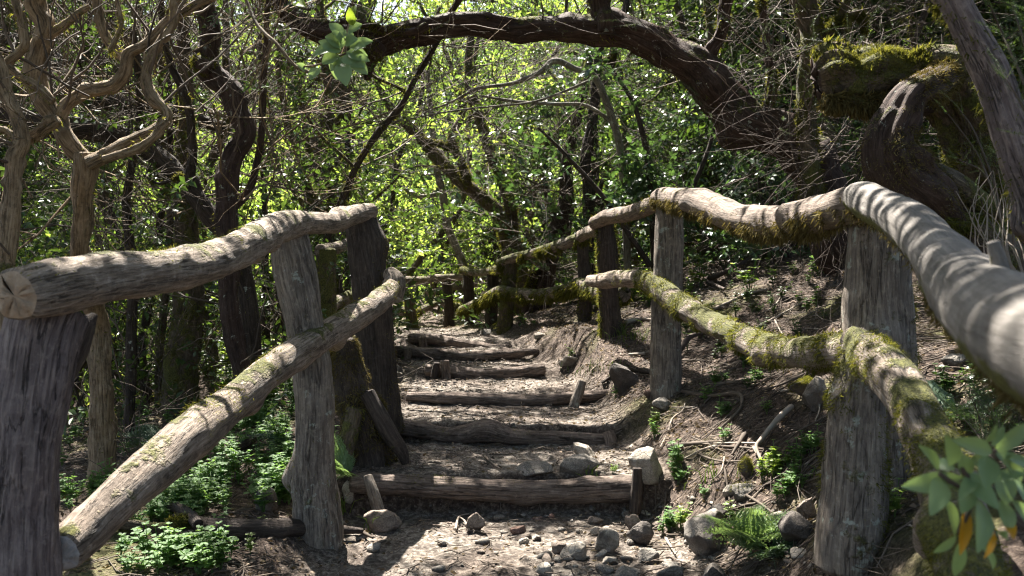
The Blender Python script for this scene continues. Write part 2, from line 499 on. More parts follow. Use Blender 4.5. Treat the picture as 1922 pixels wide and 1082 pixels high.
def bank_z(x, y):
    xc, yc = np.clip(x, -16, 16), np.clip(y, -5, 33)
    z = np.zeros_like(xc, float)
    for i in range(0, len(xc), 20000):
        d2 = (xc[i:i + 20000, None] - _ctl[None, :, 0]) ** 2 + (yc[i:i + 20000, None] - _ctl[None, :, 1]) ** 2
        z[i:i + 20000] = _tps(d2) @ _W[:-3] + _W[-3] + _W[-2] * xc[i:i + 20000] + _W[-1] * yc[i:i + 20000]
    return z


def path_w(x, y):
    c = np.interp(y, CL[:, 0], CL[:, 1])
    h = np.interp(y, HW[:, 0], HW[:, 1])
    wob = 0.06 * fbm(np.stack([x * 2, y * 2, y * 0], 1), 5)
    return 1 - smooth(h - 0.02, h + 0.30, np.abs(x - c) + wob)


def path_z(x, y):
    z = np.full_like(x, TZ[0])
    for i, s in enumerate(STEPS):
        yl = np.interp(x, s['w'][:, 0], s['w'][:, 1])
        j = yl + 0.02 + 0.015 * fbm(np.stack([x * 7, x * 0 + i, x * 0], 1), 3)
        z = z + (TZ[i + 1] - TZ[i]) * smooth(j - 0.02, j + 0.035, y)
        z = z - 0.012 * np.exp(-((y - (yl - 0.16)) / 0.12) ** 2)          # scuffed hollow in front of the riser
    return z


def ground_z(x, y):
    x, y = np.asarray(x, float).ravel(), np.asarray(y, float).ravel()
    w = path_w(x, y)
    near = np.clip(1.5 - np.abs(y - 5) / 8, 0, 1)
    p3 = np.stack([x, y, x * 0], 1)
    zb = bank_z(x, y) + 0.05 * fbm(p3 * 1.6, 11) + 0.030 * fbm(p3 * 7, 12) + 0.012 * fbm(p3 * 26, 13)
    zp = path_z(x, y) + 0.016 * fbm(p3 * 3, 21) + 0.014 * fbm(p3 * 14, 22) + 0.008 * fbm(p3 * 40, 23)
    return w * zp + (1 - w) * zb


_gx = np.arange(-14, 14, 0.04)
_gy = np.arange(0, 24, 0.04)
_GX, _GY = np.meshgrid(_gx, _gy, indexing='ij')
_GZ = ground_z(_GX.ravel(), _GY.ravel()).reshape(_GX.shape)


def gz(x, y):
    """fast lookup of the ground height"""
    x, y = np.asarray(x, float), np.asarray(y, float)
    u = np.clip((x - _gx[0]) / 0.04, 0, len(_gx) - 1.001)
    v = np.clip((y - _gy[0]) / 0.04, 0, len(_gy) - 1.001)
    i, j = u.astype(int), v.astype(int)
    a, b = u - i, v - j
    return (_GZ[i, j] * (1 - a) * (1 - b) + _GZ[i + 1, j] * a * (1 - b) + _GZ[i, j + 1] * (1 - a) * b + _GZ[i + 1, j + 1] * a * b)


def hit(px, py, dmin=1.2, dmax=22):
    """ground point seen at a photograph pixel"""
    D = np.arange(dmin, dmax, 0.01)
    a, b = P(px, py, 1.0), None
    d = a - np.array([0, 0, CZ])
    pts = d[None] * D[:, None] + np.array([0, 0, CZ])
    under = pts[:, 2] < gz(pts[:, 0], pts[:, 1])
    k = np.argmax(under) if under.any() else len(D) - 1
    q = pts[k].copy()
    q[2] = float(gz(q[0], q[1]))
    return q


def axis(knots):
    out = []
    for (a, b, s) in knots:
        out.append(np.arange(a, b, s))
    return np.unique(np.concatenate(out + [[knots[-1][1]]]).round(5))


def build_ground():
    xs = axis([(-90, -16, 4.0), (-16, -4, .25), (-4, -1.6, .06), (-1.6, 2.2, .016), (2.2, 5, .06), (5, 16, .25), (16, 90, 4.0)])
    ys = axis([(-60, -6, 4.0), (-6, 1.2, .15), (1.2, 2.4, .03), (2.4, 6.4, .016), (6.4, 10.5, .03), (10.5, 16, .12), (16, 36, .4), (36, 140, 5.0)])
    X, Y = np.meshgrid(xs, ys, indexing='ij')
    Z = ground_z(X.ravel(), Y.ravel())
    V = np.stack([X.ravel(), Y.ravel(), Z], 1)
    nx, ny = len(xs), len(ys)
    i, j = np.meshgrid(np.arange(nx - 1), np.arange(ny - 1), indexing='ij')
    a = (i * ny + j).ravel()
    F = np.stack([a, a + ny, a + ny + 1, a + 1], 1)
    b = MB()
    b.add(V, F)
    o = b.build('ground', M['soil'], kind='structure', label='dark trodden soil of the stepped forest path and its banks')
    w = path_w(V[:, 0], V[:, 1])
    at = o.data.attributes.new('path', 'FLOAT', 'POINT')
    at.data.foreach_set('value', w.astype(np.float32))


build_ground()

# ------------------------------------------------------------------ tubes, tufts, leaves
def catmull(pts, vals, step):
    pts, vals = np.asarray(pts, float), np.asarray(vals, float)
    A = np.column_stack([pts, vals])
    A = np.vstack([2 * A[0] - A[1], A, 2 * A[-1] - A[-2]])
    out = []
    for i in range(1, len(A) - 2):
        L = np.linalg.norm(A[i + 1, :3] - A[i, :3])
        n = max(2, int(math.ceil(L / step)))
        t = np.arange(n)[:, None] / n
        p0, p1, p2, p3 = A[i - 1], A[i], A[i + 1], A[i + 2]
        out.append(0.5 * ((2 * p1) + (-p0 + p2) * t + (2 * p0 - 5 * p1 + 4 * p2 - p3) * t ** 2 + (-p0 + 3 * p1 - 3 * p2 + p3) * t ** 3))
    out.append(A[-2][None])
    R = np.vstack(out)
    return R[:, :3], np.maximum(R[:, 3], 1e-4)


def frames(c):
    T = np.gradient(c, axis=0)
    T /= np.linalg.norm(T, axis=1)[:, None] + 1e-12
    ref = np.array([0, 0, 1.0]) if abs(T[0, 2]) < 0.8 else np.array([1.0, 0, 0])
    N = np.zeros_like(T)
    n = ref - T[0] * ref.dot(T[0])
    n /= np.linalg.norm(n)
    for i in range(len(T)):
        n = n - T[i] * n.dot(T[i])
        n /= np.linalg.norm(n) + 1e-12
        N[i] = n
    return T, N, np.cross(T, N)


def tube(mb, pts, rad, step=0.03, sides=18, amp=0.10, ridge=0.05, seed=0, wob=0.0, knots=0, cap=1, capmat=None, bumpf=3.0, squash=None, mat=0):
    """an uneven limb; returns (surface points, normals) for moss"""
    c, r = catmull(pts, rad, step)
    s = np.concatenate([[0], np.cumsum(np.linalg.norm(np.diff(c, axis=0), axis=1))])
    if wob:
        q = np.stack([s * 2.2, s * 0 + seed, s * 0], 1)
        env = np.minimum(1, np.minimum(s, s[-1] - s) / 0.15)[:, None]
        c = c + wob * env * np.stack([fbm(q, seed + k * 17) for k in range(3)], 1)
    T, N, B = frames(c)
    th = np.arange(sides) / sides * 2 * np.pi
    ct, st = np.cos(th), np.sin(th)
    n = len(c)
    S = np.repeat(s, sides)
    CT, ST = np.tile(ct, n), np.tile(st, n)
    rm = r.mean()
    q1 = np.stack([CT * 1.1, ST * 1.1, S / rm * 0.28], 1)
    q2 = np.stack([CT * 4.2, ST * 4.2, S / rm * 0.16 * bumpf], 1)
    q3 = np.stack([CT * 2.0, ST * 2.0, S / rm * 1.1], 1)
    k = 1 + amp * 1.6 * fbm(q1, seed) + ridge * 1.6 * fbm(q2, seed + 5) + amp * 0.6 * fbm(q3, seed + 9)
    rs = np.random.default_rng(seed + 1000)
    for _ in range(knots):
        s0, t0 = rs.uniform(0.1, 0.9) * s[-1], rs.uniform(0, 2 * np.pi)
        wd = rm * rs.uniform(0.5, 0.9)
        dth = np.abs((np.tile(th, n) - t0 + np.pi) % (2 * np.pi) - np.pi) * rm
        k = k + rs.uniform(0.25, 0.5) * np.exp(-((S - s0) ** 2 + dth ** 2) / wd ** 2)
    RR = np.repeat(r, sides) * k
    dirs = N.repeat(sides, 0) * CT[:, None] + B.repeat(sides, 0) * ST[:, None]
    if squash is not None:                                   # (dirs index, factor) flatten vertically
        RRv = RR[:, None] * dirs
        RRv[:, 2] *= squash
        V = c.repeat(sides, 0) + RRv
    else:
        V = c.repeat(sides, 0) + RR[:, None] * dirs
    i, j = np.meshgrid(np.arange(n - 1), np.arange(sides), indexing='ij')
    i, j = i.ravel(), j.ravel()
    j2 = (j + 1) % sides
    F = np.stack([i * sides + j, i * sides + j2, (i + 1) * sides + j2, (i + 1) * sides + j], 1)
    bc = np.stack([CT * np.repeat(r, sides), ST * np.repeat(r, sides), S + seed * 3.1], 1)
    mb.add(V, F, mat, bc)
    if cap:
        for e, sgn in ((0, -1), (n - 1, 1)):
            ring = V[e * sides:(e + 1) * sides]
            cen = ring.mean(0)
            ri1 = cen + (ring - cen) * 0.90 + T[e] * sgn * r[e] * 0.14
            ri2 = cen + (ring - cen) * 0.45 + T[e] * sgn * r[e] * 0.19 + 0.004 * rs.normal(size=(sides, 3)) * (r[e] / 0.05)
            VV = np.vstack([ring, ri1, ri2, (cen + T[e] * sgn * r[e] * 0.16)[None]])
            jj = np.arange(sides)
            j2 = (jj + 1) % sides
            q = [np.stack([jj, j2, sides + j2, sides + jj], 1), np.stack([sides + jj, sides + j2, 2 * sides + j2, 2 * sides + jj], 1)]
            tri = np.stack([2 * sides + jj, 2 * sides + j2, np.full(sides, 3 * sides)], 1)
            if sgn < 0:
                q = [a[:, ::-1] for a in q]
                tri = tri[:, ::-1]
            cm = capmat if capmat is not None else mat
            base = mb.n
            bcv = np.vstack([bc[e * sides:(e + 1) * sides]] * 3 + [np.array([[0, 0, s[e]]])])
            mb.add(VV, q[0], mat, bcv)
            # the inner faces share the vertices just added
            mb.f.append(q[1] + base); mb.m.append(np.full(len(q[1]), cm))
            mb.f.append(tri + base); mb.m.append(np.full(len(tri), cm))
    return V, dirs


def thin(mb, polys, rads, sides=3, mat=0):
    """many thin twigs at once: list of (k,3) polylines, list of (k,) radii"""
    for c, r in zip(polys, rads):
        c = np.asarray(c, float)
        r = np.broadcast_to(np.asarray(r, float), (len(c),))
        T, N, B = frames(c)
        th = np.arange(sides) / sides * 2 * np.pi
        V = (c[:, None] + r[:, None, None] * (N[:, None] * np.cos(th)[None, :, None] + B[:, None] * np.sin(th)[None, :, None])).reshape(-1, 3)
        i, j = np.meshgrid(np.arange(len(c) - 1), np.arange(sides), indexing='ij')
        i, j = i.ravel(), j.ravel()
        j2 = (j + 1) % sides
        mb.add(V, np.stack([i * sides + j, i * sides + j2, (i + 1) * sides + j2, (i + 1) * sides + j], 1), mat)


def basis(d, roll, up=None):
    """rotation matrices whose Y axis is d"""
    d = d / (np.linalg.norm(d, axis=1)[:, None] + 1e-9)
    ref = np.tile(np.array([0, 0, 1.0]), (len(d), 1))
    ref[np.abs(d[:, 2]) > 0.95] = (1, 0, 0)
    x = np.cross(d, ref)
    x /= np.linalg.norm(x, axis=1)[:, None]
    z = np.cross(x, d)
    c, s = np.cos(roll)[:, None], np.sin(roll)[:, None]
    x2, z2 = x * c + z * s, z * c - x * s
    return np.stack([x2, d, z2], 2)


def scatter(mb, tv, tf, pos, dirs, scale, roll=None, mat=0, rs=None):
    """copies of a small template (its Y axis along dirs) joined into one mesh"""
    n = len(pos)
    if n == 0:
        return
    rs = rs or rng
    roll = rs.uniform(-0.9, 0.9, n) if roll is None else roll
    R = basis(np.asarray(dirs, float), roll)
    sc = np.broadcast_to(np.asarray(scale, float), (n,))
    V = np.einsum('nij,kj->nki', R, tv) * sc[:, None, None] + np.asarray(pos)[:, None]
    k = len(tv)
    if isinstance(tf, tuple):
        tfs, mats = tf
    else:
        tfs, mats = tf, np.zeros(len(tf), int) + mat
    F = (tfs[None] + (np.arange(n) * k)[:, None, None]).reshape(-1, tfs.shape[1])
    mb.add(V.reshape(-1, 3), F, np.tile(mats, n))


LEAF2 = (np.array([[0, 0, 0], [-.27, .48, .07], [.27, .48, .07], [0, 1, -.08]]), np.array([[0, 2, 3], [0, 3, 1]]))
LEAF6 = (np.array([[0, 0, 0], [-.2, .22, .05], [.2, .22, .05], [0, .3, 0], [-.25, .58, .06], [.25, .58, .06], [0, .62, -.01], [0, 1, -.1]]),
         np.array([[0, 2, 3], [0, 3, 1], [3, 2, 5], [3, 5, 6], [1, 3, 6], [1, 6, 4], [6, 5, 7], [6, 7, 4]]))
BLADE = (np.array([[-.07, 0, 0], [.07, 0, 0], [0, 1, 0.0]]), np.array([[0, 1, 2]]))


def spray(n=14, length=0.30, leaf=0.055, tmpl=LEAF2, seed=0, droop=0.15, twigr=0.0022, splay=0.9, flat=0.5):
    """a leafy twig; faces carry material 0 = leaf, 1 = twig"""
    rs = np.random.default_rng(seed)
    b = MB()
    t = np.linspace(0, 1, 5)
    line = np.stack([0.03 * np.sin(t * 4 + seed), t * length, -droop * length * t ** 2], 1)
    thin(b, [line], [np.linspace(twigr, twigr * 0.4, 5)], mat=1)
    tt = np.linspace(0.12, 1, n)
    pos = np.stack([np.interp(tt, t, line[:, k]) for k in range(3)], 1)
    side = np.where(np.arange(n) % 2 == 0, 1, -1) * rs.uniform(0.6, 1.1, n)
    d = np.stack([side * splay, rs.uniform(0.3, 0.9, n), rs.normal(0, flat, n)], 1)
    d[-1] = (0, 1, -.2)
    scatter(b, *tmpl, pos, d, leaf * rs.uniform(0.7, 1.15, n), roll=rs.normal(0, 0.5, n), rs=rs)
    V = np.concatenate(b.v)
    F = np.concatenate([np.vstack([f[:, :3], f[:, [0, 2, 3]]]) if f.shape[1] == 4 else f for f in b.f])
    mm = np.concatenate([np.concatenate([m, m]) if f.shape[1] == 4 else m for f, m in zip(b.f, b.m)])
    return V, (F, mm)


def needle_spray(n=60, length=0.16, nl=0.014, seed=0):
    rs = np.random.default_rng(seed)
    b = MB()
    t = np.linspace(0, 1, 4)
    line = np.stack([0.01 * np.sin(t * 3 + seed), t * length, -0.02 * t ** 2], 1)
    thin(b, [line], [np.linspace(0.0014, 0.0006, 4)], mat=1)
    tt = np.linspace(0.05, 1, n)
    pos = np.stack([np.interp(tt, t, line[:, k]) for k in range(3)], 1)
    a = np.arange(n) * 2.4
    d = np.stack([np.cos(a), rs.uniform(0.5, 1.0, n), np.sin(a)], 1)
    tv = BLADE[0] * np.array([1.1, 1, 1])
    scatter(b, tv, BLADE[1], pos, d, nl * rs.uniform(0.8, 1.1, n) * (1.1 - 0.5 * tt), roll=rs.uniform(0, 6, n), rs=rs)
    V = np.concatenate(b.v)
    F = np.concatenate([np.vstack([f[:, :3], f[:, [0, 2, 3]]]) if f.shape[1] == 4 else f for f in b.f])
    mm = np.concatenate([np.concatenate([m, m]) if f.shape[1] == 4 else m for f, m in zip(b.f, b.m)])
    return V, (F, mm)


SPRAYS = [spray(12, .32, .072, seed=i) for i in range(3)]
SPRAYS_BIG = [spray(9, .34, .095, seed=10 + i) for i in range(3)]
SPRAYS_FINE = [spray(15, .27, .046, seed=20 + i, flat=0.7) for i in range(3)]
SPRAYS_LAUREL = [spray(9, .26, .085, tmpl=LEAF6, seed=30 + i, splay=0.8) for i in range(3)]
NEEDLES = [needle_spray(seed=i) for i in range(3)]


def put_sprays(mb, kinds, pos, dirs, scale, rs):
    k = rs.integers(0, len(kinds), len(pos))
    for i, t in enumerate(kinds):
        m = k == i
        if m.any():
            scatter(mb, t[0], t[1], pos[m], dirs[m], np.broadcast_to(scale, (len(pos),))[m], rs=rs)


def tufts(surf, n, length, seed, updir=0.0, hang=0.5, width=1.0, select=None, patch=5.0, thr=-0.1):
    """moss fuzz on a limb's surface: short blades; select(normal) weights"""
    V, N = surf
    rs = np.random.default_rng(seed)
    w = np.ones(len(V))
    if select is not None:
        w = np.clip(select(N), 0, None)
    w = w * (fbm(V * patch, seed) > thr)
    if w.sum() <= 0:
        return None
    idx = rs.choice(len(V), n, p=w / w.sum())
    pos = V[idx] + rs.normal(0, 0.006, (n, 3))
    pos = pos - N[idx] * 0.003
    d = N[idx] * 0.8 + rs.normal(0, 0.45, (n, 3)) + np.array([0, 0, updir - hang])
    b = MB()
    tv = BLADE[0] * np.array([1.6 * width, 1, 1])
    cush = np.clip(.75 + 1.1 * fbm(pos * 14, seed + 2), .25, 1.5)
    scatter(b, tv, BLADE[1], pos, d, cush * length * rs.uniform(0.35, 1.2, n), roll=rs.uniform(0, 6.28, n), rs=rs)
    return b


def top_w(N):
    return N[:, 2] + 0.3


def under_w(N):
    return -N[:, 2] + 0.1


def all_w(N):
    return np.ones(len(N))

# ------------------------------------------------------------------ fences
def PT(lst):
    return np.array([P(*a[:3]) for a in lst])


_seed = [100]


def limb(parent, name, lst, mat, amp=0.08, ridge=0.05, label=None, moss_n=0, moss_len=0.02, moss_sel=None, hang=0.5, moss_mat=None,
         step=0.02, sides=24, knots=1, capmat=None, wob=0.006, world=False, squash=None, thr=-0.1, width=1.0, bumpf=3.0):
    """lst: (px, py, depth, radius)"""
    _seed[0] += 1
    sd = _seed[0]
    b = MB()
    pts = np.array([a[:3] for a in lst]) if world else PT(lst)
    rad = [a[3] for a in lst]
    surf = tube(b, pts, rad, step=step, sides=sides, amp=amp, ridge=ridge, seed=sd, wob=wob, knots=knots, capmat=1 if capmat else None, squash=squash, bumpf=bumpf)
    o = b.build(name, [M[mat]] + ([M[capmat]] if capmat else []), parent, label=label)
    if moss_n:
        t = tufts(surf, moss_n, moss_len, sd, hang=hang, select=moss_sel or all_w, thr=thr, width=width)
        if t:
            t.build('moss', M[moss_mat or 'moss'], o, kind='stuff', smooth=False)
    return o


# --- fence on the downhill side of the steps
fl = thing('wooden_fence', 'rustic log fence descending beside the ferny hollow, one rail sawn off at its nearest post', 'fence', P(320, 900, 2.6))
limb(fl, 'post', [(92, 588, 1.95, .078), (78, 640, 1.93, .074), (62, 760, 1.92, .070), (52, 850, 1.91, .062), (40, 950, 1.92, .070), (36, 1082, 1.93, .078), (30, 1300, 1.95, .085)],
     'post_purple', amp=.10, ridge=.09, label='nearest post, smooth purplish grey wood with long dark grain', sides=40, step=.012, knots=2, bumpf=1.2)
limb(fl, 'splinter', [(118, 700, 1.98, .030), (140, 650, 1.99, .030), (160, 612, 2.0, .022), (178, 592, 2.02, .008)], 'post_dark', sides=12, knots=0, label='torn splinter of bark behind the nearest post')
limb(fl, 'post', [(540, 440, 3.62, .070), (548, 490, 3.61, .080), (562, 560, 3.6, .078), (576, 625, 3.6, .072), (590, 700, 3.58, .074), (592, 800, 3.56, .076), (590, 890, 3.55, .082), (594, 985, 3.55, .098), (594, 1040, 3.55, .10)],
     'post_grey', amp=.10, ridge=.08, label='crooked middle post with lichen flecks', sides=32, step=.015, knots=3, moss_n=1500, moss_len=.012, thr=.15)
limb(fl, 'post', [(674, 398, 4.82, .070), (680, 440, 4.82, .085), (692, 520, 4.8, .095), (704, 620, 4.8, .100), (712, 700, 4.8, .102), (716, 772, 4.8, .112), (718, 810, 4.8, .115)],
     'post_dark', amp=.08, ridge=.06, label='dark thick upper post', sides=32, step=.02, moss_n=2500, moss_len=.018, moss_sel=lambda N: N[:, 0] - .3, moss_mat='moss_brown', thr=-.2)
limb(fl, 'rail', [(34, 556, 1.76, .054), (104, 537, 1.85, .059), (190, 522, 1.98, .057), (270, 512, 2.12, .055), (350, 500, 2.33, .053), (420, 480, 2.6, .056), (480, 452, 2.95, .055), (530, 424, 3.35, .055), (566, 416, 3.62, .048)],
     'rail_wood', amp=.10, ridge=.05, label='near top rail, cracked and sawn off at its end', sides=36, step=.012, knots=2, capmat='cut_wood', moss_n=2500, moss_len=.010, moss_sel=lambda N: N[:, 2] * (N[:, 2] > 0), thr=.1)
limb(fl, 'rail', [(545, 420, 3.55, .038), (580, 420, 3.85, .046), (620, 420, 4.15, .047), (660, 405, 4.6, .050), (694, 398, 4.84, .046)], 'rail_wood', sides=28, step=.015, knots=2, label='short upper top rail', capmat='cut_wood')
limb(fl, 'rail', [(118, 1038, 1.98, .046), (160, 1000, 2.07, .052), (230, 930, 2.2, .058), (300, 868, 2.38, .064), (370, 808, 2.62, .067), (430, 762, 2.85, .060), (500, 702, 3.15, .058), (560, 662, 3.4, .060), (610, 632, 3.65, .054), (660, 602, 3.95, .060), (705, 572, 4.3, .056), (735, 542, 4.6, .050)],
     'rail_wood', amp=.10, ridge=.05, label='long lower rail, mossy along its top', sides=32, step=.015, knots=4, capmat='cut_grey', moss_n=6000, moss_len=.010, moss_sel=lambda N: N[:, 2] + .1, thr=.05)
limb(fl, 'rail_stub', [(738, 560, 4.62, .050), (742, 530, 4.66, .052), (730, 512, 4.70, .036)], 'rail_wood', sides=20, knots=1, label='upturned knuckle where the lower rail ends', capmat='cut_grey')
limb(fl, 'rail', [(600, 470, 6.0, .040), (628, 466, 6.3, .042), (668, 455, 6.6, .045)], 'rail_wood', sides=16, label='rail glimpsed behind the thick upper post')
limb(fl, 'rail', [(612, 580, 6.0, .040), (640, 564, 6.3, .045), (682, 545, 6.6, .045)], 'rail_wood_mossy', sides=16, label='mossy lower rail glimpsed behind the thick upper post', moss_n=1500, moss_len=.02)
limb(fl, 'post', [(612, 470, 6.05, .065), (614, 560, 6.05, .065), (616, 680, 6.05, .07), (616, 740, 6.05, .07)], 'bark_mossy', sides=16, label='mossy post in shadow behind the lower rail', moss_n=1500, moss_len=.02)

# --- fence on the uphill side
fr = thing('wooden_fence', 'rustic log fence along the uphill bank, huge pale grey rail at its near end', 'fence', P(1420, 800, 3.8))
limb(fr, 'rail', [(1606, 372, 2.58, .040), (1622, 372, 2.52, .049), (1662, 394, 2.28, .050), (1712, 424, 2.02, .050), (1752, 462, 1.80, .050), (1790, 512, 1.55, .055), (1835, 562, 1.32, .058), (1890, 606, 1.1, .060), (1960, 645, .92, .062), (2080, 690, .78, .066)],
     'pale_wood', amp=.07, ridge=.02, label='huge smooth pale grey top rail', sides=56, step=.010, knots=2, moss_n=9000, moss_len=.016, moss_sel=lambda N: -N[:, 2] - .55, hang=.3, moss_mat='moss_brown', thr=-.6, bumpf=1.2)
limb(fr, 'branch_stub', [(1880, 540, 1.2, .012), (1878, 500, 1.2, .011), (1864, 455, 1.2, .008)], 'pale_wood', sides=10, step=.006, knots=0, label='broken twig stub on the pale rail')
limb(fr, 'rail', [(1640, 382, 2.62, .046), (1600, 385, 2.66, .054), (1540, 402, 2.95, .060), (1470, 416, 3.35, .060), (1400, 414, 3.8, .064), (1350, 394, 4.15, .068), (1300, 378, 4.5, .066), (1248, 371, 4.98, .056), (1232, 372, 5.1, .04)],
     'brown_rail', amp=.09, ridge=.03, label='brown sagging top rail with moss hanging below', sides=32, step=.015, knots=3, moss_n=15000, moss_len=.030, moss_sel=lambda N: -N[:, 2] + .15, hang=1.0, moss_mat='moss_brown', thr=-.25)
limb(fr, 'rail', [(1262, 372, 4.95, .045), (1225, 385, 5.3, .050), (1180, 402, 5.9, .052), (1140, 408, 6.45, .054), (1116, 420, 6.65, .05)], 'brown_rail', sides=20, label='brown top rail between the grey and the mossy posts', moss_n=1200, moss_len=.02, capmat='cut_wood')
limb(fr, 'rail', [(1122, 432, 6.7, .045), (1104, 436, 7.2, .048), (1088, 444, 7.5, .045)], 'rail_wood', sides=16, label='short sunlit top rail')
limb(fr, 'rail', [(1100, 442, 7.45, .045), (1060, 458, 7.7, .048), (1010, 474, 8.1, .045), (965, 485, 8.5, .045), (936, 496, 8.6, .045)], 'rail_wood_mossy', sides=20, label='mossy top rail beneath the forked tree', moss_n=6000, moss_len=.05, moss_sel=lambda N: -N[:, 2] + .5, hang=1.0)
limb(fr, 'rail', [(942, 505, 8.6, .05), (925, 508, 9.0, .045), (900, 512, 9.4, .04), (868, 508, 9.7, .045)], 'rail_wood_mossy', sides=16, label='crooked far top rail', moss_n=1200, moss_len=.03)
limb(fr, 'rail', [(1600, 640, 2.50, .040), (1630, 668, 2.38, .056), (1675, 710, 2.18, .054), (1712, 762, 2.02, .050), (1742, 820, 1.88, .052), (1768, 880, 1.76, .055), (1790, 950, 1.64, .056), (1812, 1030, 1.52, .056), (1840, 1150, 1.4, .056)],
     'rail_wood_mossy', amp=.12, ridge=.04, label='near lower rail, bare pale wood under broken moss', sides=40, step=.012, knots=3, moss_n=16000, moss_len=.012, moss_sel=all_w, thr=.0, hang=.6)
limb(fr, 'rail', [(1625, 668, 2.55, .050), (1580, 660, 2.7, .054), (1520, 664, 3.0, .054), (1450, 656, 3.4, .056), (1380, 630, 3.85, .055), (1310, 592, 4.4, .058), (1270, 566, 4.7, .062), (1232, 536, 5.0, .062), (1205, 522, 5.25, .05)],
     'rail_wood_mossy', amp=.11, ridge=.04, label='lower rail cloaked in yellow-green moss', sides=30, step=.015, knots=4, moss_n=18000, moss_len=.020, moss_sel=lambda N: np.abs(N[:, 2]) + .35, hang=.8, thr=-.12)
limb(fr, 'rail', [(1242, 540, 5.0, .035), (1210, 524, 5.25, .050), (1170, 524, 5.7, .054), (1130, 528, 6.15, .052), (1108, 528, 6.4, .040)], 'rail_wood', sides=24, knots=2, label='cracked pale lower rail with a blunt end', capmat='cut_wood', moss_n=600, moss_len=.015, thr=.2)
limb(fr, 'rail', [(1172, 552, 6.75, .06), (1130, 552, 7.0, .06), (1090, 534, 7.45, .06), (1064, 545, 7.7, .055), (1020, 554, 8.1, .055), (970, 552, 8.4, .055), (938, 548, 8.6, .055), (905, 566, 9.2, .05), (866, 582, 9.6, .045)],
     'rail_wood_mossy', sides=20, step=.025, label='long lower rail bearded with hanging moss', moss_n=16000, moss_len=.055, moss_sel=lambda N: -N[:, 2] + .6, hang=1.2, thr=-.5)
limb(fr, 'post', [(1652, 400, 2.72, .070), (1650, 440, 2.72, .088), (1648, 520, 2.72, .092), (1648, 600, 2.73, .100), (1652, 700, 2.74, .104), (1660, 860, 2.76, .11), (1665, 960, 2.76, .11)],
     'post_grey', amp=.05, ridge=.03, label='stout grey post under the joint of the two top rails', sides=44, step=.014, knots=1, moss_n=5000, moss_len=.014, moss_sel=lambda N: N[:, 0] + .1, thr=.1)
limb(fr, 'post', [(1612, 652, 2.45, .050), (1614, 700, 2.44, .062), (1612, 760, 2.43, .068), (1606, 840, 2.42, .078), (1602, 930, 2.41, .084), (1596, 1008, 2.40, .088), (1594, 1060, 2.40, .09)],
     'post_grey', amp=.06, ridge=.04, label='short thick post under the lower rail joint', sides=44, step=.012, knots=1, moss_n=9000, moss_len=.012, moss_sel=lambda N: np.abs(N[:, 0]) + .1, thr=.0)
limb(fr, 'post', [(1256, 382, 5.0, .066), (1256, 430, 5.0, .076), (1252, 520, 5.0, .078), (1250, 600, 5.0, .080), (1250, 680, 5.0, .084), (1250, 748, 5.0, .086), (1250, 790, 5.0, .09)],
     'post_grey', amp=.05, ridge=.07, label='tall split grey post', sides=32, step=.02, bumpf=1.0)
limb(fr, 'post', [(1136, 420, 6.62, .065), (1140, 470, 6.6, .072), (1142, 540, 6.6, .072), (1146, 600, 6.6, .082), (1150, 628, 6.6, .09), (1150, 660, 6.6, .09)],
     'post_dark', sides=24, step=.025, label='reddish post with moss down one edge', moss_n=5000, moss_len=.03, moss_sel=lambda N: np.abs(N[:, 0]) - .6, thr=-.6)
limb(fr, 'post', [(1094, 440, 7.5, .05), (1096, 520, 7.5, .052), (1098, 608, 7.5, .055), (1098, 630, 7.5, .055)], 'post_dark', sides=16, step=.03, label='slim dark post beside the reddish post', moss_n=800, moss_len=.03)
limb(fr, 'post', [(958, 488, 8.6, .07), (954, 540, 8.6, .07), (948, 615, 8.6, .075), (948, 640, 8.6, .075)], 'bark_mossy', sides=16, step=.03, label='mossy post at the bend', moss_n=3000, moss_len=.03)
limb(fr, 'post', [(924, 510, 9.1, .06), (924, 560, 9.1, .06), (922, 615, 9.1, .06)], 'bark_dark', sides=14, step=.04)
limb(fr, 'post', [(878, 505, 9.7, .055), (880, 560, 9.7, .055), (882, 618, 9.7, .06), (882, 640, 9.7, .06)], 'bark_dark', sides=14, step=.04, label='farthest post of the uphill fence')

ff = thing('wooden_fence', 'low log fence crossing behind the topmost steps in front of bright foliage', 'fence', P(800, 620, 10.2))
limb(ff, 'rail', [(722, 530, 9.7, .04), (745, 526, 9.8, .045), (790, 526, 10.1, .045), (830, 522, 10.4, .045), (872, 520, 10.5, .04)], 'rail_wood', sides=14, step=.04, moss_n=600, moss_len=.025)
limb(ff, 'rail', [(706, 590, 9.7, .05), (735, 582, 9.8, .05), (770, 590, 10.0, .045), (800, 578, 10.2, .04), (822, 570, 10.4, .035), (862, 575, 10.5, .035)], 'rail_wood_mossy', sides=14, step=.04, moss_n=2500, moss_len=.05, hang=1.0, label='drooping mossy lower rail')
limb(ff, 'rail', [(800, 552, 11.5, .04), (850, 540, 11.8, .045), (905, 532, 12.2, .04)], 'rail_wood', sides=12, step=.05, label='rail returning behind the others')
limb(ff, 'post', [(766, 524, 9.9, .06), (770, 580, 9.9, .06), (776, 628, 9.9, .07), (776, 650, 9.9, .07)], 'bark_mossy', sides=14, step=.04, moss_n=1500, moss_len=.03, label='mossy post')
limb(ff, 'post', [(838, 522, 10.45, .055), (842, 580, 10.45, .055), (844, 628, 10.45, .065), (844, 645, 10.45, .065)], 'bark_dark', sides=14, step=.04, label='bare dark post')

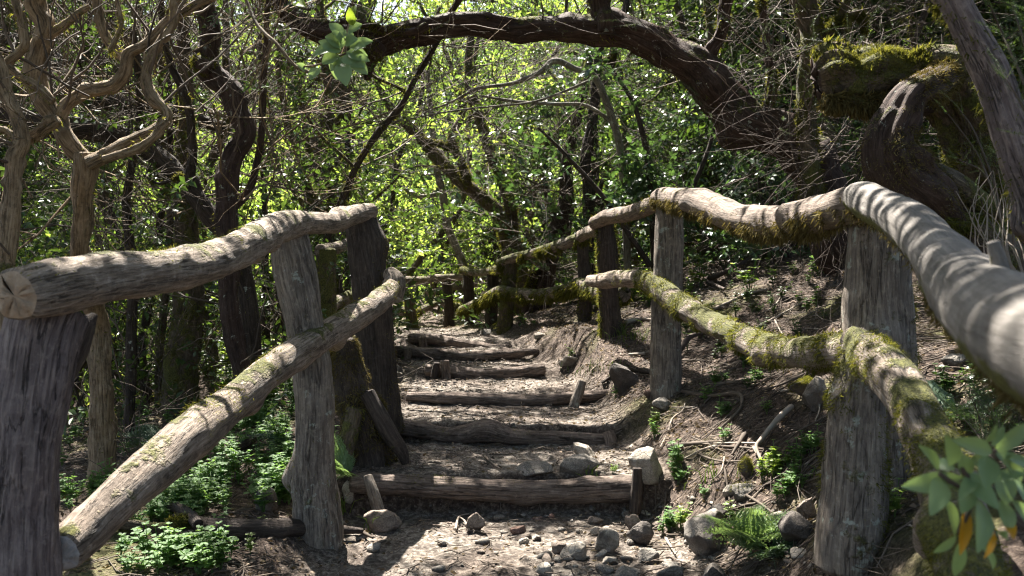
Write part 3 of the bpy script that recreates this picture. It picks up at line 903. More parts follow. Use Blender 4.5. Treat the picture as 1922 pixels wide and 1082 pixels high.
# ------------------------------------------------------------------ steps
step_labels = ['lowest step log, sun striped on its upper left with a stone slab behind',
               'second step log from the bottom, humped in its middle and mossy at one end',
               'third step log from the bottom, pale on top and split, leaning peg at its end',
               'fourth step log, held by two short upright pegs at its left',
               'fifth step log, long straight and finely cracked, just below the top one',
               'topmost step log, dark arched over a hollow below the far fence']
for i, s in enumerate(STEPS):
    b = MB()
    pts = s['w'].copy()
    pts[:, 2] -= .008
    surf = tube(b, pts, [q * .88 for q in s['r']], step=.012, sides=32, amp=.10, ridge=.07, seed=300 + i, wob=.010, knots=3, bumpf=1.0, squash=.92)
    o = b.build('step_log', M['step_wood'], label=step_labels[i], category='log step', group='log steps of the path')
    if i in (1, 0):
        t = tufts(surf, 900, .010, 310 + i, select=lambda N: N[:, 2] - .1, thr=.25, hang=0)
        if t:
            t.build('moss', M['moss'], o, kind='stuff', smooth=False)


def single_limb(name, lst, mat, label, cat, group=None, **kw):
    """a thing that is one limb"""
    o = limb(None, name, lst, mat, **kw)
    o['label'], o['category'] = label, cat
    if group:
        o['group'] = group
    return o


G = 'pegs holding the step logs'
single_limb('wooden_peg', [(690, 895, 3.93, .022), (700, 925, 3.90, .026), (712, 965, 3.88, .028)], 'post_grey', 'split grey peg at the left end of the lowest step log', 'peg', G, sides=14, knots=0)
single_limb('wooden_peg', [(1142, 812, 4.76, .028), (1148, 835, 4.74, .034), (1146, 868, 4.72, .034)], 'step_wood', 'stubby peg at the mossy right end of the second step log', 'peg', G, sides=14, knots=0)
single_limb('wooden_peg', [(1092, 716, 5.62, .026), (1084, 745, 5.60, .034), (1072, 778, 5.58, .03)], 'post_grey', 'tall leaning grey peg against the third step log', 'peg', G, sides=14, knots=0)
single_limb('wooden_peg', [(835, 678, 6.5, .032), (836, 695, 6.5, .034), (838, 712, 6.5, .034)], 'step_wood', 'upright reddish peg in front of the fourth step log', 'peg', G, sides=14, knots=0)
single_limb('wooden_peg', [(820, 682, 6.52, .022), (818, 695, 6.52, .03), (816, 708, 6.52, .03)], 'post_dark', 'smaller dark peg touching the upright reddish peg', 'peg', G, sides=12, knots=0)
single_limb('wooden_peg', [(764, 655, 7.33, .032), (765, 664, 7.33, .034), (765, 674, 7.33, .03)], 'step_wood', 'short peg on the left end of the fifth step log', 'peg', G, sides=12, knots=0)
single_limb('wooden_peg', [(793, 634, 8.0, .036), (794, 645, 8.0, .036), (796, 658, 8.0, .034)], 'step_wood', 'upright peg at the hollow of the topmost step log', 'peg', G, sides=12, knots=0)
single_limb('wooden_peg', [(1196, 880, 3.95, .02), (1194, 930, 3.94, .026), (1192, 962, 3.93, .026)], 'post_dark', 'dark peg wedged between the lowest step log and the pale upright rock', 'peg', G, sides=12, knots=0)

# ------------------------------------------------------------------ rocks
def ico(level):
    import bmesh
    bm = bmesh.new()
    bmesh.ops.create_icosphere(bm, subdivisions=level, radius=1.0)
    V = np.array([v.co[:] for v in bm.verts])
    F = np.array([[v.index for v in f.verts] for f in bm.faces])
    bm.free()
    return V, F


ICO = {k: ico(k) for k in (1, 2, 3, 4)}


def rock_geo(seed, level=3, facets=13, rough=0.13):
    rs = np.random.default_rng(seed)
    V, F = ICO[level]
    V = V.copy()
    for _ in range(facets):                                  # planar breaks
        n = rs.normal(size=3)
        n /= np.linalg.norm(n)
        d = rs.uniform(.45, .8)
        k = V @ n
        V = V - np.outer(np.clip(k - d, 0, None), n) * .92
    r = 1 + rough * fbm(V * 2.0, seed) + rough * .5 * fbm(V * 5, seed + 3) + rough * .3 * fbm(V * 15, seed + 4)
    return V * r[:, None], F


def rock(px, py, wpx, hpx, mat, label, depth=None, seed=None, group='stones beside the steps', rot=0.0, deep=0.8, level=4, tilt=0.0, name='rock', moss=0):
    """(px, py): centre of the stone's foot in the photograph; size in photograph pixels"""
    q = hit(px, py) if depth is None else P(px, py, depth)
    D = q[1]
    w, h = wpx * D / FPX / 2, hpx * D / FPX / 2
    _seed[0] += 1
    sd = seed or _seed[0]
    V, F = rock_geo(sd, level)
    V = V * np.array([w * 1.1, w * deep, h * 1.18])
    c, s = math.cos(rot), math.sin(rot)
    V = V @ np.array([[c, 0, s], [0, 1, 0], [-s, 0, c]])
    if tilt:
        c, s = math.cos(tilt), math.sin(tilt)
        V = V @ np.array([[1, 0, 0], [0, c, s], [0, -s, c]])
    V = V + q + np.array([0, w * .25, h * 0.68])
    b = MB()
    b.add(V, F)
    o = b.build(name, M[mat], smooth=False, label=label, category='rock', group=group)
    if level >= 3:
        o.data.polygons.foreach_set('use_smooth', np.ones(len(o.data.polygons), bool))
    if moss:
        N = (V - V.mean(0)) / np.linalg.norm(V - V.mean(0), axis=1)[:, None]
        t = tufts((V, N), moss, .012, sd, hang=0, select=top_w, thr=-.1)
        if t:
            t.build('moss', M['moss'], o, kind='stuff', smooth=False)
    return o


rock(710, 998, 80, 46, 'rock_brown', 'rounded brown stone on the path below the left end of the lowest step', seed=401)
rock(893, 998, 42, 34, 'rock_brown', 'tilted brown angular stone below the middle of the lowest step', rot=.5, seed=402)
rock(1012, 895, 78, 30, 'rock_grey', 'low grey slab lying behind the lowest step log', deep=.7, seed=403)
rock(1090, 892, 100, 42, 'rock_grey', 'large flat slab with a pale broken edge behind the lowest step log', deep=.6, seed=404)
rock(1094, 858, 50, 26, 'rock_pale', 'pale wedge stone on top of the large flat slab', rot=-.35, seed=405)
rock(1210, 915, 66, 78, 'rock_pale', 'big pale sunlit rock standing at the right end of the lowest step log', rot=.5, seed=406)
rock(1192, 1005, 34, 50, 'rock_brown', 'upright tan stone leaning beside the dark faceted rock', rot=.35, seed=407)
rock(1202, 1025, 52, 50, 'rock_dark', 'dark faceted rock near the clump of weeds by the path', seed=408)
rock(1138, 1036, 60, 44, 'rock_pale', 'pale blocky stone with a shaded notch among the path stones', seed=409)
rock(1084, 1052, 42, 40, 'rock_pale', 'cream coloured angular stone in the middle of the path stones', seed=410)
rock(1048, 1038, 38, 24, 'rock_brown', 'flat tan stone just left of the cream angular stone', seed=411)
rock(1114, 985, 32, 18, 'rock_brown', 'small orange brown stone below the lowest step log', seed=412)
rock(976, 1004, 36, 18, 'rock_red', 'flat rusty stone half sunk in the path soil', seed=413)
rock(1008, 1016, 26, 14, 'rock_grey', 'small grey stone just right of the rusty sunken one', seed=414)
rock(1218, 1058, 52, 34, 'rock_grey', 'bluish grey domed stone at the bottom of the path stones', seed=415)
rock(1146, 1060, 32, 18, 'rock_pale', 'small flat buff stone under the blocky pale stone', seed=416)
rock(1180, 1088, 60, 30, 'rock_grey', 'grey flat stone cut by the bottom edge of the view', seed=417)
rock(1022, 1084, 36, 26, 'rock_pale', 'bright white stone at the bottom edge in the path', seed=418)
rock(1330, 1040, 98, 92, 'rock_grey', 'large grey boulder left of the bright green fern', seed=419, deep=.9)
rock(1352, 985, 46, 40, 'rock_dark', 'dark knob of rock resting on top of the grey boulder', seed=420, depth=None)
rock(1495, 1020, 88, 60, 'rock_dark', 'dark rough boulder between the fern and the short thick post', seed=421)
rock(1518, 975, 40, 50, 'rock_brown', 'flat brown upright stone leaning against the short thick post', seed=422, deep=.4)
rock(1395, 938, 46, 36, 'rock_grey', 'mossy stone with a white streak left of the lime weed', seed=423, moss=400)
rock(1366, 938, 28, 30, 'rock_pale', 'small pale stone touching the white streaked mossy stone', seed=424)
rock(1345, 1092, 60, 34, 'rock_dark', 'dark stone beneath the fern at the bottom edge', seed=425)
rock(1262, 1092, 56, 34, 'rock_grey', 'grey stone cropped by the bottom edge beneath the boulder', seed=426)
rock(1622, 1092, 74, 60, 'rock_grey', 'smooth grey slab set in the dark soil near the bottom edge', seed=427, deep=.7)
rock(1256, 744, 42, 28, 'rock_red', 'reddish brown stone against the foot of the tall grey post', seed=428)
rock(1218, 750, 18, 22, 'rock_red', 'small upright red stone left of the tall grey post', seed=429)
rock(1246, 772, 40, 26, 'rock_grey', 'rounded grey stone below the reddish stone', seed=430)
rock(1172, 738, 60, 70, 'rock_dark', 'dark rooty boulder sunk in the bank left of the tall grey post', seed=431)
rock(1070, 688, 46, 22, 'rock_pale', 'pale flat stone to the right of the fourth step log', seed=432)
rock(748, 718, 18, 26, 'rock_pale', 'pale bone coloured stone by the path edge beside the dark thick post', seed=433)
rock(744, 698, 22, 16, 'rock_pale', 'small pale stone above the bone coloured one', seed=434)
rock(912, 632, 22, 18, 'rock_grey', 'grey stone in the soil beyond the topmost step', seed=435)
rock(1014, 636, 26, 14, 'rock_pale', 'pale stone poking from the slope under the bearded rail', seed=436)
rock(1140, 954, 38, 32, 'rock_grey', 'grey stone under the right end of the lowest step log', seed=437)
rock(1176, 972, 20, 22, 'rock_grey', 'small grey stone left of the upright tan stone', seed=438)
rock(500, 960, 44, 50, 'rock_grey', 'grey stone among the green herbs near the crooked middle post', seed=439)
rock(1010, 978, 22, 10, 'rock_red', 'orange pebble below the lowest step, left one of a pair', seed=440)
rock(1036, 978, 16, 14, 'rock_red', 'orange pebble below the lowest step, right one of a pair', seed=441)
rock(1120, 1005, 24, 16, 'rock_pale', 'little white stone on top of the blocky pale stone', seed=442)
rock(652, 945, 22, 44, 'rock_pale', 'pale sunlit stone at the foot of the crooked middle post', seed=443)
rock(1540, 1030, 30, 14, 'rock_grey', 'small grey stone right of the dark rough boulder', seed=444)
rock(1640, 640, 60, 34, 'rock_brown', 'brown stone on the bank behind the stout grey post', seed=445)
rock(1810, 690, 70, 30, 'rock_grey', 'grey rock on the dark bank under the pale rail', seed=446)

# small stones: counted ones near, gravel as stuff
rs = np.random.default_rng(50)
protos = []
for k in range(4):
    V, F = rock_geo(500 + k, 2, 8, .12)
    b = MB()
    b.add(V * np.array([1, .85, .6]), F)
    protos.append([b.mesh('small_stone', M[m], smooth=True) for m in ('rock_grey', 'rock_pale', 'rock_brown')][k % 3])
n = 0
while n < 140:
    if n >= 90 or rs.random() < .7:
        px, py = rs.uniform(1000, 1560) if n % 3 else rs.uniform(640, 1100), rs.uniform(940, 1078)
    else:
        px, py = rs.uniform(660, 1550), rs.uniform(700, 1075)
    q = hit(px, py)
    o = bpy.data.objects.new('small_stone', protos[rs.integers(0, 4)])
    COL.objects.link(o)
    z = rs.uniform(.006, .016) if n < 90 else rs.uniform(.016, .034)
    o.location = (q[0], q[1], q[2] + z * .3)
    o.scale = (z * rs.uniform(.8, 1.5), z * rs.uniform(.8, 1.3), z)
    o.rotation_euler = (rs.normal(0, .2), rs.normal(0, .2), rs.uniform(0, 6))
    o['label'] = 'small loose stone lying on the path soil or the bank edge'
    o['category'] = 'stone'
    o['group'] = 'small loose stones on the path and bank'
    n += 1

b = MB()
tv, tf = ICO[1]
N = 20000
X, Y = rs.uniform(-1.1, 1.6, N), 2.6 + 6 * rs.random(N) ** 1.4
keep = (fbm(np.stack([X * 2, Y * 2, X * 0], 1), 77) > -.1)
X, Y = X[keep], Y[keep]
Z = gz(X, Y)
sc = rs.uniform(.0015, .006, len(X)) * np.where(rs.random(len(X)) < .05, 1.8, 1)
scatter(b, tv * np.array([1, .9, .6]), tf, np.stack([X, Y, Z + sc * .2], 1), rs.normal(size=(len(X), 3)) * [1, 1, .2], sc, rs=rs)
b.build('gravel', M['rock_brown'], kind='stuff', smooth=False)

# litter: dry leaves, bark chips and short twigs
b = MB()
N = 60000
t = rs.random(N)
X = np.where(t < .5, rs.uniform(.35, 4.5, N), np.where(t < .7, rs.uniform(-3.5, -.6, N), rs.uniform(-.9, .9, N)))
Y = 2.3 + 8 * rs.random(N) ** 1.3
pw = path_w(X, Y)
keep = rs.random(N) > pw * .78
X, Y = X[keep], Y[keep]
Z = gz(X, Y)
n = len(X)
d = rs.normal(size=(n, 3)) * [1, 1, .22]
scatter(b, *LEAF2, np.stack([X, Y, Z + .006], 1), d, rs.uniform(.007, .028, n), roll=rs.normal(0, .8, n), rs=rs)
b.build('leaf_litter', M['litter'], kind='stuff', smooth=False)
b = MB()
polys, rads = [], []
for k in range(9500):
    t = rs.random()
    x = rs.uniform(.5, 4.2) if t < .72 else rs.uniform(-3.6, -.75) if t < .9 else rs.uniform(-.6, .6)
    y = 2.3 + 7.5 * rs.random() ** 1.3
    L = rs.uniform(.04, .22) * (1.5 if abs(x) > .8 else .6)
    a = rs.uniform(0, math.pi)
    u = np.linspace(-.5, .5, 4)
    cx = x + u * L * math.cos(a) + .08 * L * np.sin(u * 7 + k)
    cy = y + u * L * math.sin(a) + .08 * L * np.cos(u * 5 + k)
    cz = gz(cx, cy)
    cz = np.maximum(cz, np.linspace(cz[0], cz[-1], 4)) + .006 + rs.uniform(0, .02) * (1 + np.sin(u * 3 + k)) * .5
    polys.append(np.stack([cx, cy, cz], 1))
    rads.append(rs.uniform(.001, .0035))
thin(b, polys, rads)
b.build('twig_litter', M['twig'], kind='stuff')


# ------------------------------------------------------------------ sticks and roots lying about
def stick(lst, label, mat='twig_pale', forks=(), name='fallen_stick', cat='stick', lift=.01, r=.008, group='sticks lying on the bank', sides=8, rough=.15):
    """lst of photograph pixels on the ground"""
    b = MB()
    for k, path in enumerate([lst] + list(forks)):
        q = np.array([hit(a[0], a[1]) for a in path])
        q[:, 2] += lift + .4 * r
        q[1:-1, 2] += lift * .8
        rr = np.linspace(r if k == 0 else r * .6, r * .45, len(q))
        tube(b, q, rr, step=.012, sides=sides, amp=rough, ridge=.06, seed=_seed[0] + k, wob=r * .8)
        _seed[0] += 1
    return b.build(name, M[mat], label=label, category=cat, group=group)


stick([(1486, 782), (1470, 805), (1448, 830), (1430, 852), (1420, 868), (1428, 880)], 'pale forked stick standing out on the bank above the lime weed', r=.013, forks=[[(1422, 868), (1414, 858)]], lift=.03)
stick([(1398, 822), (1386, 845), (1374, 862)], 'short splintered brown stick left of the pale forked stick', r=.012, mat='twig')
stick([(1360, 865), (1352, 900), (1330, 915)], 'thin curved twig on the bank above the mossy stone', r=.004)
stick([(1280, 740), (1330, 752), (1385, 748), (1392, 770), (1380, 790), (1352, 812)], 'bent grey root arching across the bank', r=.012, mat='twig', name='exposed_root', cat='root')
stick([(1255, 815), (1262, 795), (1280, 782), (1286, 762)], 'hooked thin twig below the reddish stone', r=.006)
stick([(1240, 845), (1250, 825)], 'tiny upright twig above the pale upright rock', r=.005)
stick([(1345, 728), (1400, 722), (1440, 712)], 'greyish stick under the sagging lower rail', r=.010, mat='twig')
stick([(1462, 742), (1510, 735), (1530, 732)], 'straight brown stick left of the mossy mound', r=.007)
stick([(1210, 668), (1180, 672), (1228, 664)], 'short white stick at the foot of the tall grey post', r=.01)
stick([(1175, 610), (1200, 606), (1224, 606)], 'thick flaking pale stick between the reddish and tall grey posts', r=.022)
stick([(1226, 706), (1196, 700), (1160, 706), (1130, 725)], 'dark root curling left of the tall grey post', r=.020, mat='bark_dark', name='exposed_root', cat='root')
stick([(1255, 848), (1300, 843), (1340, 838)], 'weathered root reaching right from the pale upright rock', r=.014, mat='twig', name='exposed_root', cat='root')
stick([(1520, 1078), (1545, 1048), (1580, 1032)], 'curved pale stick at the bottom edge beside the smooth slab', r=.008)
stick([(908, 860), (922, 878), (940, 892)], 'small brown twig lying behind the lowest step log', r=.007, mat='twig')
stick([(640, 1006), (665, 1004), (700, 1018)], 'brown curved stick on the path beneath the rounded brown stone', r=.012, mat='twig')
stick([(1640, 985), (1668, 960), (1690, 945)], 'brown twig beside the small weed right of the short post', r=.006, mat='twig')
stick([(1250, 1018), (1268, 1048)], 'thin straight stick below the weeds near the dark faceted rock', r=.006)
stick([(1840, 705), (1820, 720), (1800, 742)], 'white thin twig on the dark bank beneath the pale rail', r=.006)
stick([(1330, 540), (1380, 528), (1450, 470)], 'long dark branch lying up the bank under the sagging top rail', r=.022, mat='twig_dark', forks=[[(1330, 545), (1360, 560)], [(1345, 536), (1330, 520)]], lift=.06)
stick([(1275, 672), (1300, 655), (1330, 640)], 'broken dark branch right of the tall grey post', r=.022, mat='twig_dark', lift=.04)
stick([(1340, 585), (1400, 560), (1440, 548)], 'pale straight branch on the far bank below the top rail', r=.012)
stick([(1420, 620), (1480, 590), (1530, 560)], 'thin pale branch on the bank behind the mossy rail', r=.008)
stick([(880, 1000), (870, 985), (850, 972)], 'thin root strand over the left of the tilted brown stone', r=.005, name='exposed_root', cat='root')
stick([(855, 1000), (862, 980), (880, 970)], 'pale root strand beside the tilted brown stone', r=.006, name='exposed_root', cat='root')
stick([(400, 640), (440, 655), (490, 660), (520, 672)], 'pale twig lying in the hollow behind the long lower rail', r=.014)

_dw = 'fallen wood in the hollow by the fence'
single_limb('fallen_branch', [tuple(hit(x, y) + [0, 0, .03]) + (r,) for x, y, r in [(330, 985, .02), (400, 1002, .035), (470, 1010, .05), (540, 1005, .045), (610, 1008, .03), (680, 1012, .014)]], 'post_dark',
            'dark half buried log below the green herbs near the bottom', 'fallen branch', _dw, world=True, sides=18, squash=.8)
single_limb('fallen_branch', [tuple(hit(x, y) + [0, 0, .05]) + (r,) for x, y, r in [(265, 958, .012), (310, 970, .018), (350, 985, .022), (372, 1012, .02)]], 'post_dark',
            'thin dark branch slanting above the half buried log', 'fallen branch', _dw, world=True, sides=12)
single_limb('fallen_branch', [tuple(hit(x, y) + [0, 0, .05]) + (r,) for x, y, r in [(430, 872, .012), (450, 860, .02), (475, 842, .022)]], 'post_dark',
            'short black stick among the green herbs under the long lower rail', 'fallen branch', _dw, world=True, sides=12)
single_limb('fallen_branch', [tuple(hit(x, y) + [0, 0, .04]) + (r,) for x, y, r in [(160, 1010, .015), (230, 1005, .02), (300, 1012, .022), (350, 1000, .02)]], 'bark_mossy',
            'mossy branch lying behind the near end of the long lower rail', 'fallen branch', _dw, world=True, sides=12, moss_n=2500, moss_len=.02)

rs = np.random.default_rng(808)
for k in range(46):
    x, y = rs.uniform(1190, 1580), rs.uniform(560, 1000)
    a = rs.uniform(0, math.pi)
    L = rs.uniform(18, 60)
    q = np.array([hit(x - L * math.cos(a), y - L * .6 * math.sin(a)), hit(x + rs.normal(0, 3), y + rs.normal(0, 3)), hit(x + L * math.cos(a), y + L * .6 * math.sin(a))])
    if np.ptp(q[:, 1]) > .8:
        continue
    b = MB()
    q[:, 2] += .008 + rs.uniform(0, .012)
    tube(b, q, np.linspace(1, .5, 3) * rs.uniform(.003, .008), step=.02, sides=6, amp=.2, seed=k, wob=.008)
    b.build('fallen_stick', M['twig' if k % 3 else 'twig_pale'], label='one of the many small dry sticks strewn over the uphill bank', category='stick', group='small dry sticks strewn over the uphill bank')

# mossy mound by the short post and dark stump by the steps
rock(1530, 770, 60, 70, 'rock_pale', 'pale rock with a bright green moss cap left of the short thick post', seed=451, moss=0)
o = rock(1518, 745, 66, 44, 'rock_dark', 'bright green moss cushion on top of the pale rock left of the short post', seed=452, moss=9000, name='moss_cushion', group=None)
o['category'] = 'moss cushion'

o = rock(1402, 898, 28, 40, 'rock_dark', 'small olive moss cushion on the bank above the white streaked stone', seed=453, moss=2500, name='moss_cushion', group=None)
o['category'] = 'moss cushion'

st = thing('mossy_stump', 'dark tree stump with flaring roots at the left end of the second step log', 'stump', P(690, 850, 4.35))
limb(st, 'trunk', [(646, 640, 4.3, .05), (652, 690, 4.3, .07), (664, 740, 4.3, .085), (682, 790, 4.3, .095), (700, 850, 4.3, .10), (705, 890, 4.3, .10)], 'post_dark', sides=32, amp=.18, ridge=.08, knots=3, step=.02, moss_n=14000, moss_len=.028, thr=-.4, moss_mat='moss_brown')
limb(st, 'root', [(690, 740, 4.25, .04), (715, 785, 4.22, .04), (735, 820, 4.2, .038), (755, 850, 4.2, .03), (762, 870, 4.2, .02)], 'post_dark', sides=16)
limb(st, 'root', [(665, 770, 4.2, .04), (655, 820, 4.15, .04), (648, 860, 4.1, .03), (645, 890, 4.1, .02)], 'bark_mossy', sides=16, moss_n=1000)


# ------------------------------------------------------------------ canopy overhead, open where the photograph shows sun reaching the ground
LIT = [(160, 505, 1.95, .10), (235, 505, 2.05, .14), (330, 490, 2.3, .12), (420, 465, 2.6, .08), (605, 410, 4.1, .16), (680, 398, 4.75, .14),
       (300, 850, 2.35, .10), (395, 770, 2.7, .10), (190, 955, 2.15, .10), (640, 610, 3.8, .16), (690, 580, 4.15, .14), (738, 520, 4.66, .10),
       (250, 110, 3.6, .35), (300, 200, 3.5, .30), (220, 280, 3.5, .25), (90, 120, 3.6, .25), (160, 400, 3.6, .2), (440, 200, 5.2, .22), (400, 110, 5.2, .2),
       (1640, 350, 2.4, .06), (745, 540, 9.8, .5), (830, 540, 10.3, .5), (910, 520, 9.2, .3), (1010, 475, 8.1, .2), (800, 450, 13, 1.6), (720, 300, 13, 1.4), (900, 330, 14, 1.3), (850, 560, 12, .9), (960, 430, 13, .9), (680, 350, 12, .7), (1050, 300, 11, .6), (1250, 200, 7.8, .4), (1320, 300, 7.8, .4), (1080, 240, 7.8, .4), (1150, 320, 7.8, .3), (1400, 430, 7.6, .3), (1380, 120, 6.0, .4), (1680, 60, 5.5, .3), (500, 300, 7, .4), (380, 500, 5.5, .3), (60, 400, 5, .3), (560, 150, 7, .4), (1450, 400, 3.4, .10), (1560, 378, 2.85, .09), (1330, 370, 4.3, .12),
       (1640, 668, 2.3, .07), (1735, 790, 1.9, .09), (1450, 640, 3.4, .10), (1255, 550, 4.8, .12), (1150, 520, 6.0, .15), (1105, 430, 7.2, .15),
       (1480, 268, 6.2, .22), (1545, 335, 6.2, .2), (1420, 215, 6.2, .15), (1680, 270, 3.95, .14), (1740, 400, 3.9, .16), (1560, 105, 4.1, .16), (1700, 110, 4.1, .16), (1700, 180, 3.9, .12), (1620, 120, 4.1, .12), (1250, 430, 5.0, .12), (900, 40, 6.2, .2), (560, 470, 3.6, .08)]
LITG = [(870, 1050, .10), (960, 1068, .05), (740, 1062, .05), (1000, 715, .34), (900, 722, .26), (1085, 700, .34), (1150, 655, .38), (1185, 612, .25), (1225, 640, .2), (820, 738, .2), (780, 770, .16), (860, 790, .10),
        (945, 798, .09), (750, 905, .10), (830, 910, .10), (690, 955, .09), (650, 935, .06), (900, 668, .14), (980, 690, .2), (1215, 868, .13), (1150, 840, .2), (1205, 815, .16), (1140, 1030, .12),
        (1080, 1045, .14), (1290, 885, .12), (1455, 890, .12), (1440, 850, .08), (1530, 780, .12), (1475, 800, .09), (1400, 1000, .16), (1385, 935, .10), (1480, 1000, .10), (1260, 845, .10), (1210, 985, .10), (1300, 1000, .10),
        (430, 880, .26), (380, 920, .24), (500, 920, .22), (470, 820, .2), (410, 650, .3), (480, 690, .22), (560, 760, .2), (560, 960, .10), (130, 960, .15), (1400, 540, .25), (1330, 560, .25), (1480, 500, .3), (1330, 520, .2),
        (745, 705, .14), (1000, 1000, .07), (1340, 800, .06), (1400, 700, .08), (1600, 520, .2), (860, 640, .12)]
LP = [P(*a[:3]) for a in LIT] + [hit(a[0], a[1]) for a in LITG]
LR = [a[3] for a in LIT] + [a[2] for a in LITG]
LP, LR = np.array(LP), np.array(LR)


def blocks(x, y, rad=1.2, h0=2.0, h1=7.0):
    hs = np.linspace(h0, h1, 8)
    t = np.clip(hs[None] - LP[:, 2:3], 0, None) / SUN[2]
    X, Y = LP[:, 0:1] + t * SUN[0], LP[:, 1:2] + t * SUN[1]
    return int((np.hypot(X - x, Y - y) < rad).any(axis=1).sum())


LM_ = np.where(LR < .145, .17, .22)
LM_[len(LIT):] = .14


def sunlit_gap(p, margin=.23):
    """False for foliage that would stand between the sun and a sunlit patch"""
    keep = np.ones(len(p), bool)
    for q, r, lm in zip(LP, LR, LM_):
        d = p - q
        t = d @ SUN
        perp = np.linalg.norm(d - t[:, None] * SUN, axis=1)
        keep &= ~((perp < r + min(margin, lm)) & (t > 0))
    return keep



# ------------------------------------------------------------------ trees
def LM(lst, D):
    """(px, py, width px[, depth]) -> (px, py, depth, radius)"""
    out = []
    for a in lst:
        d = a[3] if len(a) > 3 else D
        out.append((a[0], a[1], d, a[2] * d / FPX / 2))
    return out


def grow(starts, dirs, rs, length=1.0, gens=2, kids=3, r0=.008, jitter=.35, up=.15, seg=6, shrink=.6, spread=.8):
    """forking twigs; returns polylines, radii and tips (pos, dir)"""
    polys, rads, tips, tdirs = [], [], [], []
    work = [(np.asarray(s, float), np.asarray(d, float) / np.linalg.norm(d), length * rs.uniform(.7, 1.3), r0, 0) for s, d in zip(starts, dirs)]
    while work:
        p, d, L, r, g = work.pop()
        pts = [p]
        for k in range(seg):
            d = d + rs.normal(0, jitter / 2, 3) + np.array([0, 0, up / seg])
            d /= np.linalg.norm(d)
            p = p + d * L / seg
            pts.append(p)
        pts = np.array(pts)
        polys.append(pts)
        rads.append(np.linspace(r, r * (.55 if g < gens else .3), len(pts)))
        if g < gens:
            for k in range(kids):
                i = rs.integers(2, seg + 1)
                nd = (pts[i] - pts[i - 1])
                nd = nd / np.linalg.norm(nd) + rs.normal(0, spread * .6, 3)
                work.append((pts[i], nd / np.linalg.norm(nd), L * shrink * rs.uniform(.6, 1.2), r * .55, g + 1))
        else:
            tips.append(pts[-1])
            tdirs.append(d)
            tips.append(pts[seg // 2])
            tdirs.append(d + rs.normal(0, .5, 3))
    return polys, rads, np.array(tips), np.array(tdirs)


def tree_from(name, label, cat, base, limbs, mat, twig_from=None, twigs=0, tw_len=.7, gens=2, sprays=None, leafmat='leaf_dark', spray_scale=1.0, seed=1,
              group=None, up=.2, tw_r=.006, per_tip=1.0, twigmat='twig', moss_n=0, moss_len=.02, sides=18, trunk_kw=None, hide=None):
    root = thing(name, label, cat, base, group)
    rs = np.random.default_rng(seed)
    lines = []
    for k, (nm, lst) in enumerate(limbs):
        kw = dict(amp=.14, ridge=.07, knots=3, wob=.012, sides=sides, step=.025, cap=1)
        kw.pop('cap')
        kw.update(trunk_kw or {})
        limb(root, nm, lst, mat, moss_n=moss_n, moss_len=moss_len, **kw)
        c, r = catmull(PT(lst), [a[3] for a in lst], .05)
        lines.append((c, r))
    if twigs:
        src = [lines[i] for i in (twig_from if twig_from is not None else range(len(lines)))]
        C = np.vstack([s[0] for s in src])
        idx = rs.integers(0, len(C), twigs)
        st = C[idx]
        dd = rs.normal(size=(twigs, 3)) * [1, .8, .6] + [0, 0, up * 2]
        polys, rads, tips, td = grow(st, dd, rs, tw_len, gens, 3, tw_r, up=up)
        ok = [sunlit_gap(p[2:], .03).all() or i % 4 == 0 for i, p in enumerate(polys)]
        polys, rads = [p for p, k in zip(polys, ok) if k], [p for p, k in zip(rads, ok) if k]
        b = MB()
        thin(b, polys, rads, sides=4)
        b.build('twigs', M[twigmat], root, kind='stuff')
        if sprays is not None:
            m = (rs.random(len(tips)) < per_tip) & sunlit_gap(tips, .12)
            tips, td = tips[m], td[m]
            if hide is not None:
                m = hide(tips)
                tips, td = tips[m], td[m]
            b = MB()
            put_sprays(b, sprays, tips, td + rs.normal(0, .3, td.shape), spray_scale * rs.uniform(.7, 1.2, len(tips)), rs)
            b.build('foliage', [M[leafmat], M['twig_dark']], root, kind='stuff', smooth=False)
    return root


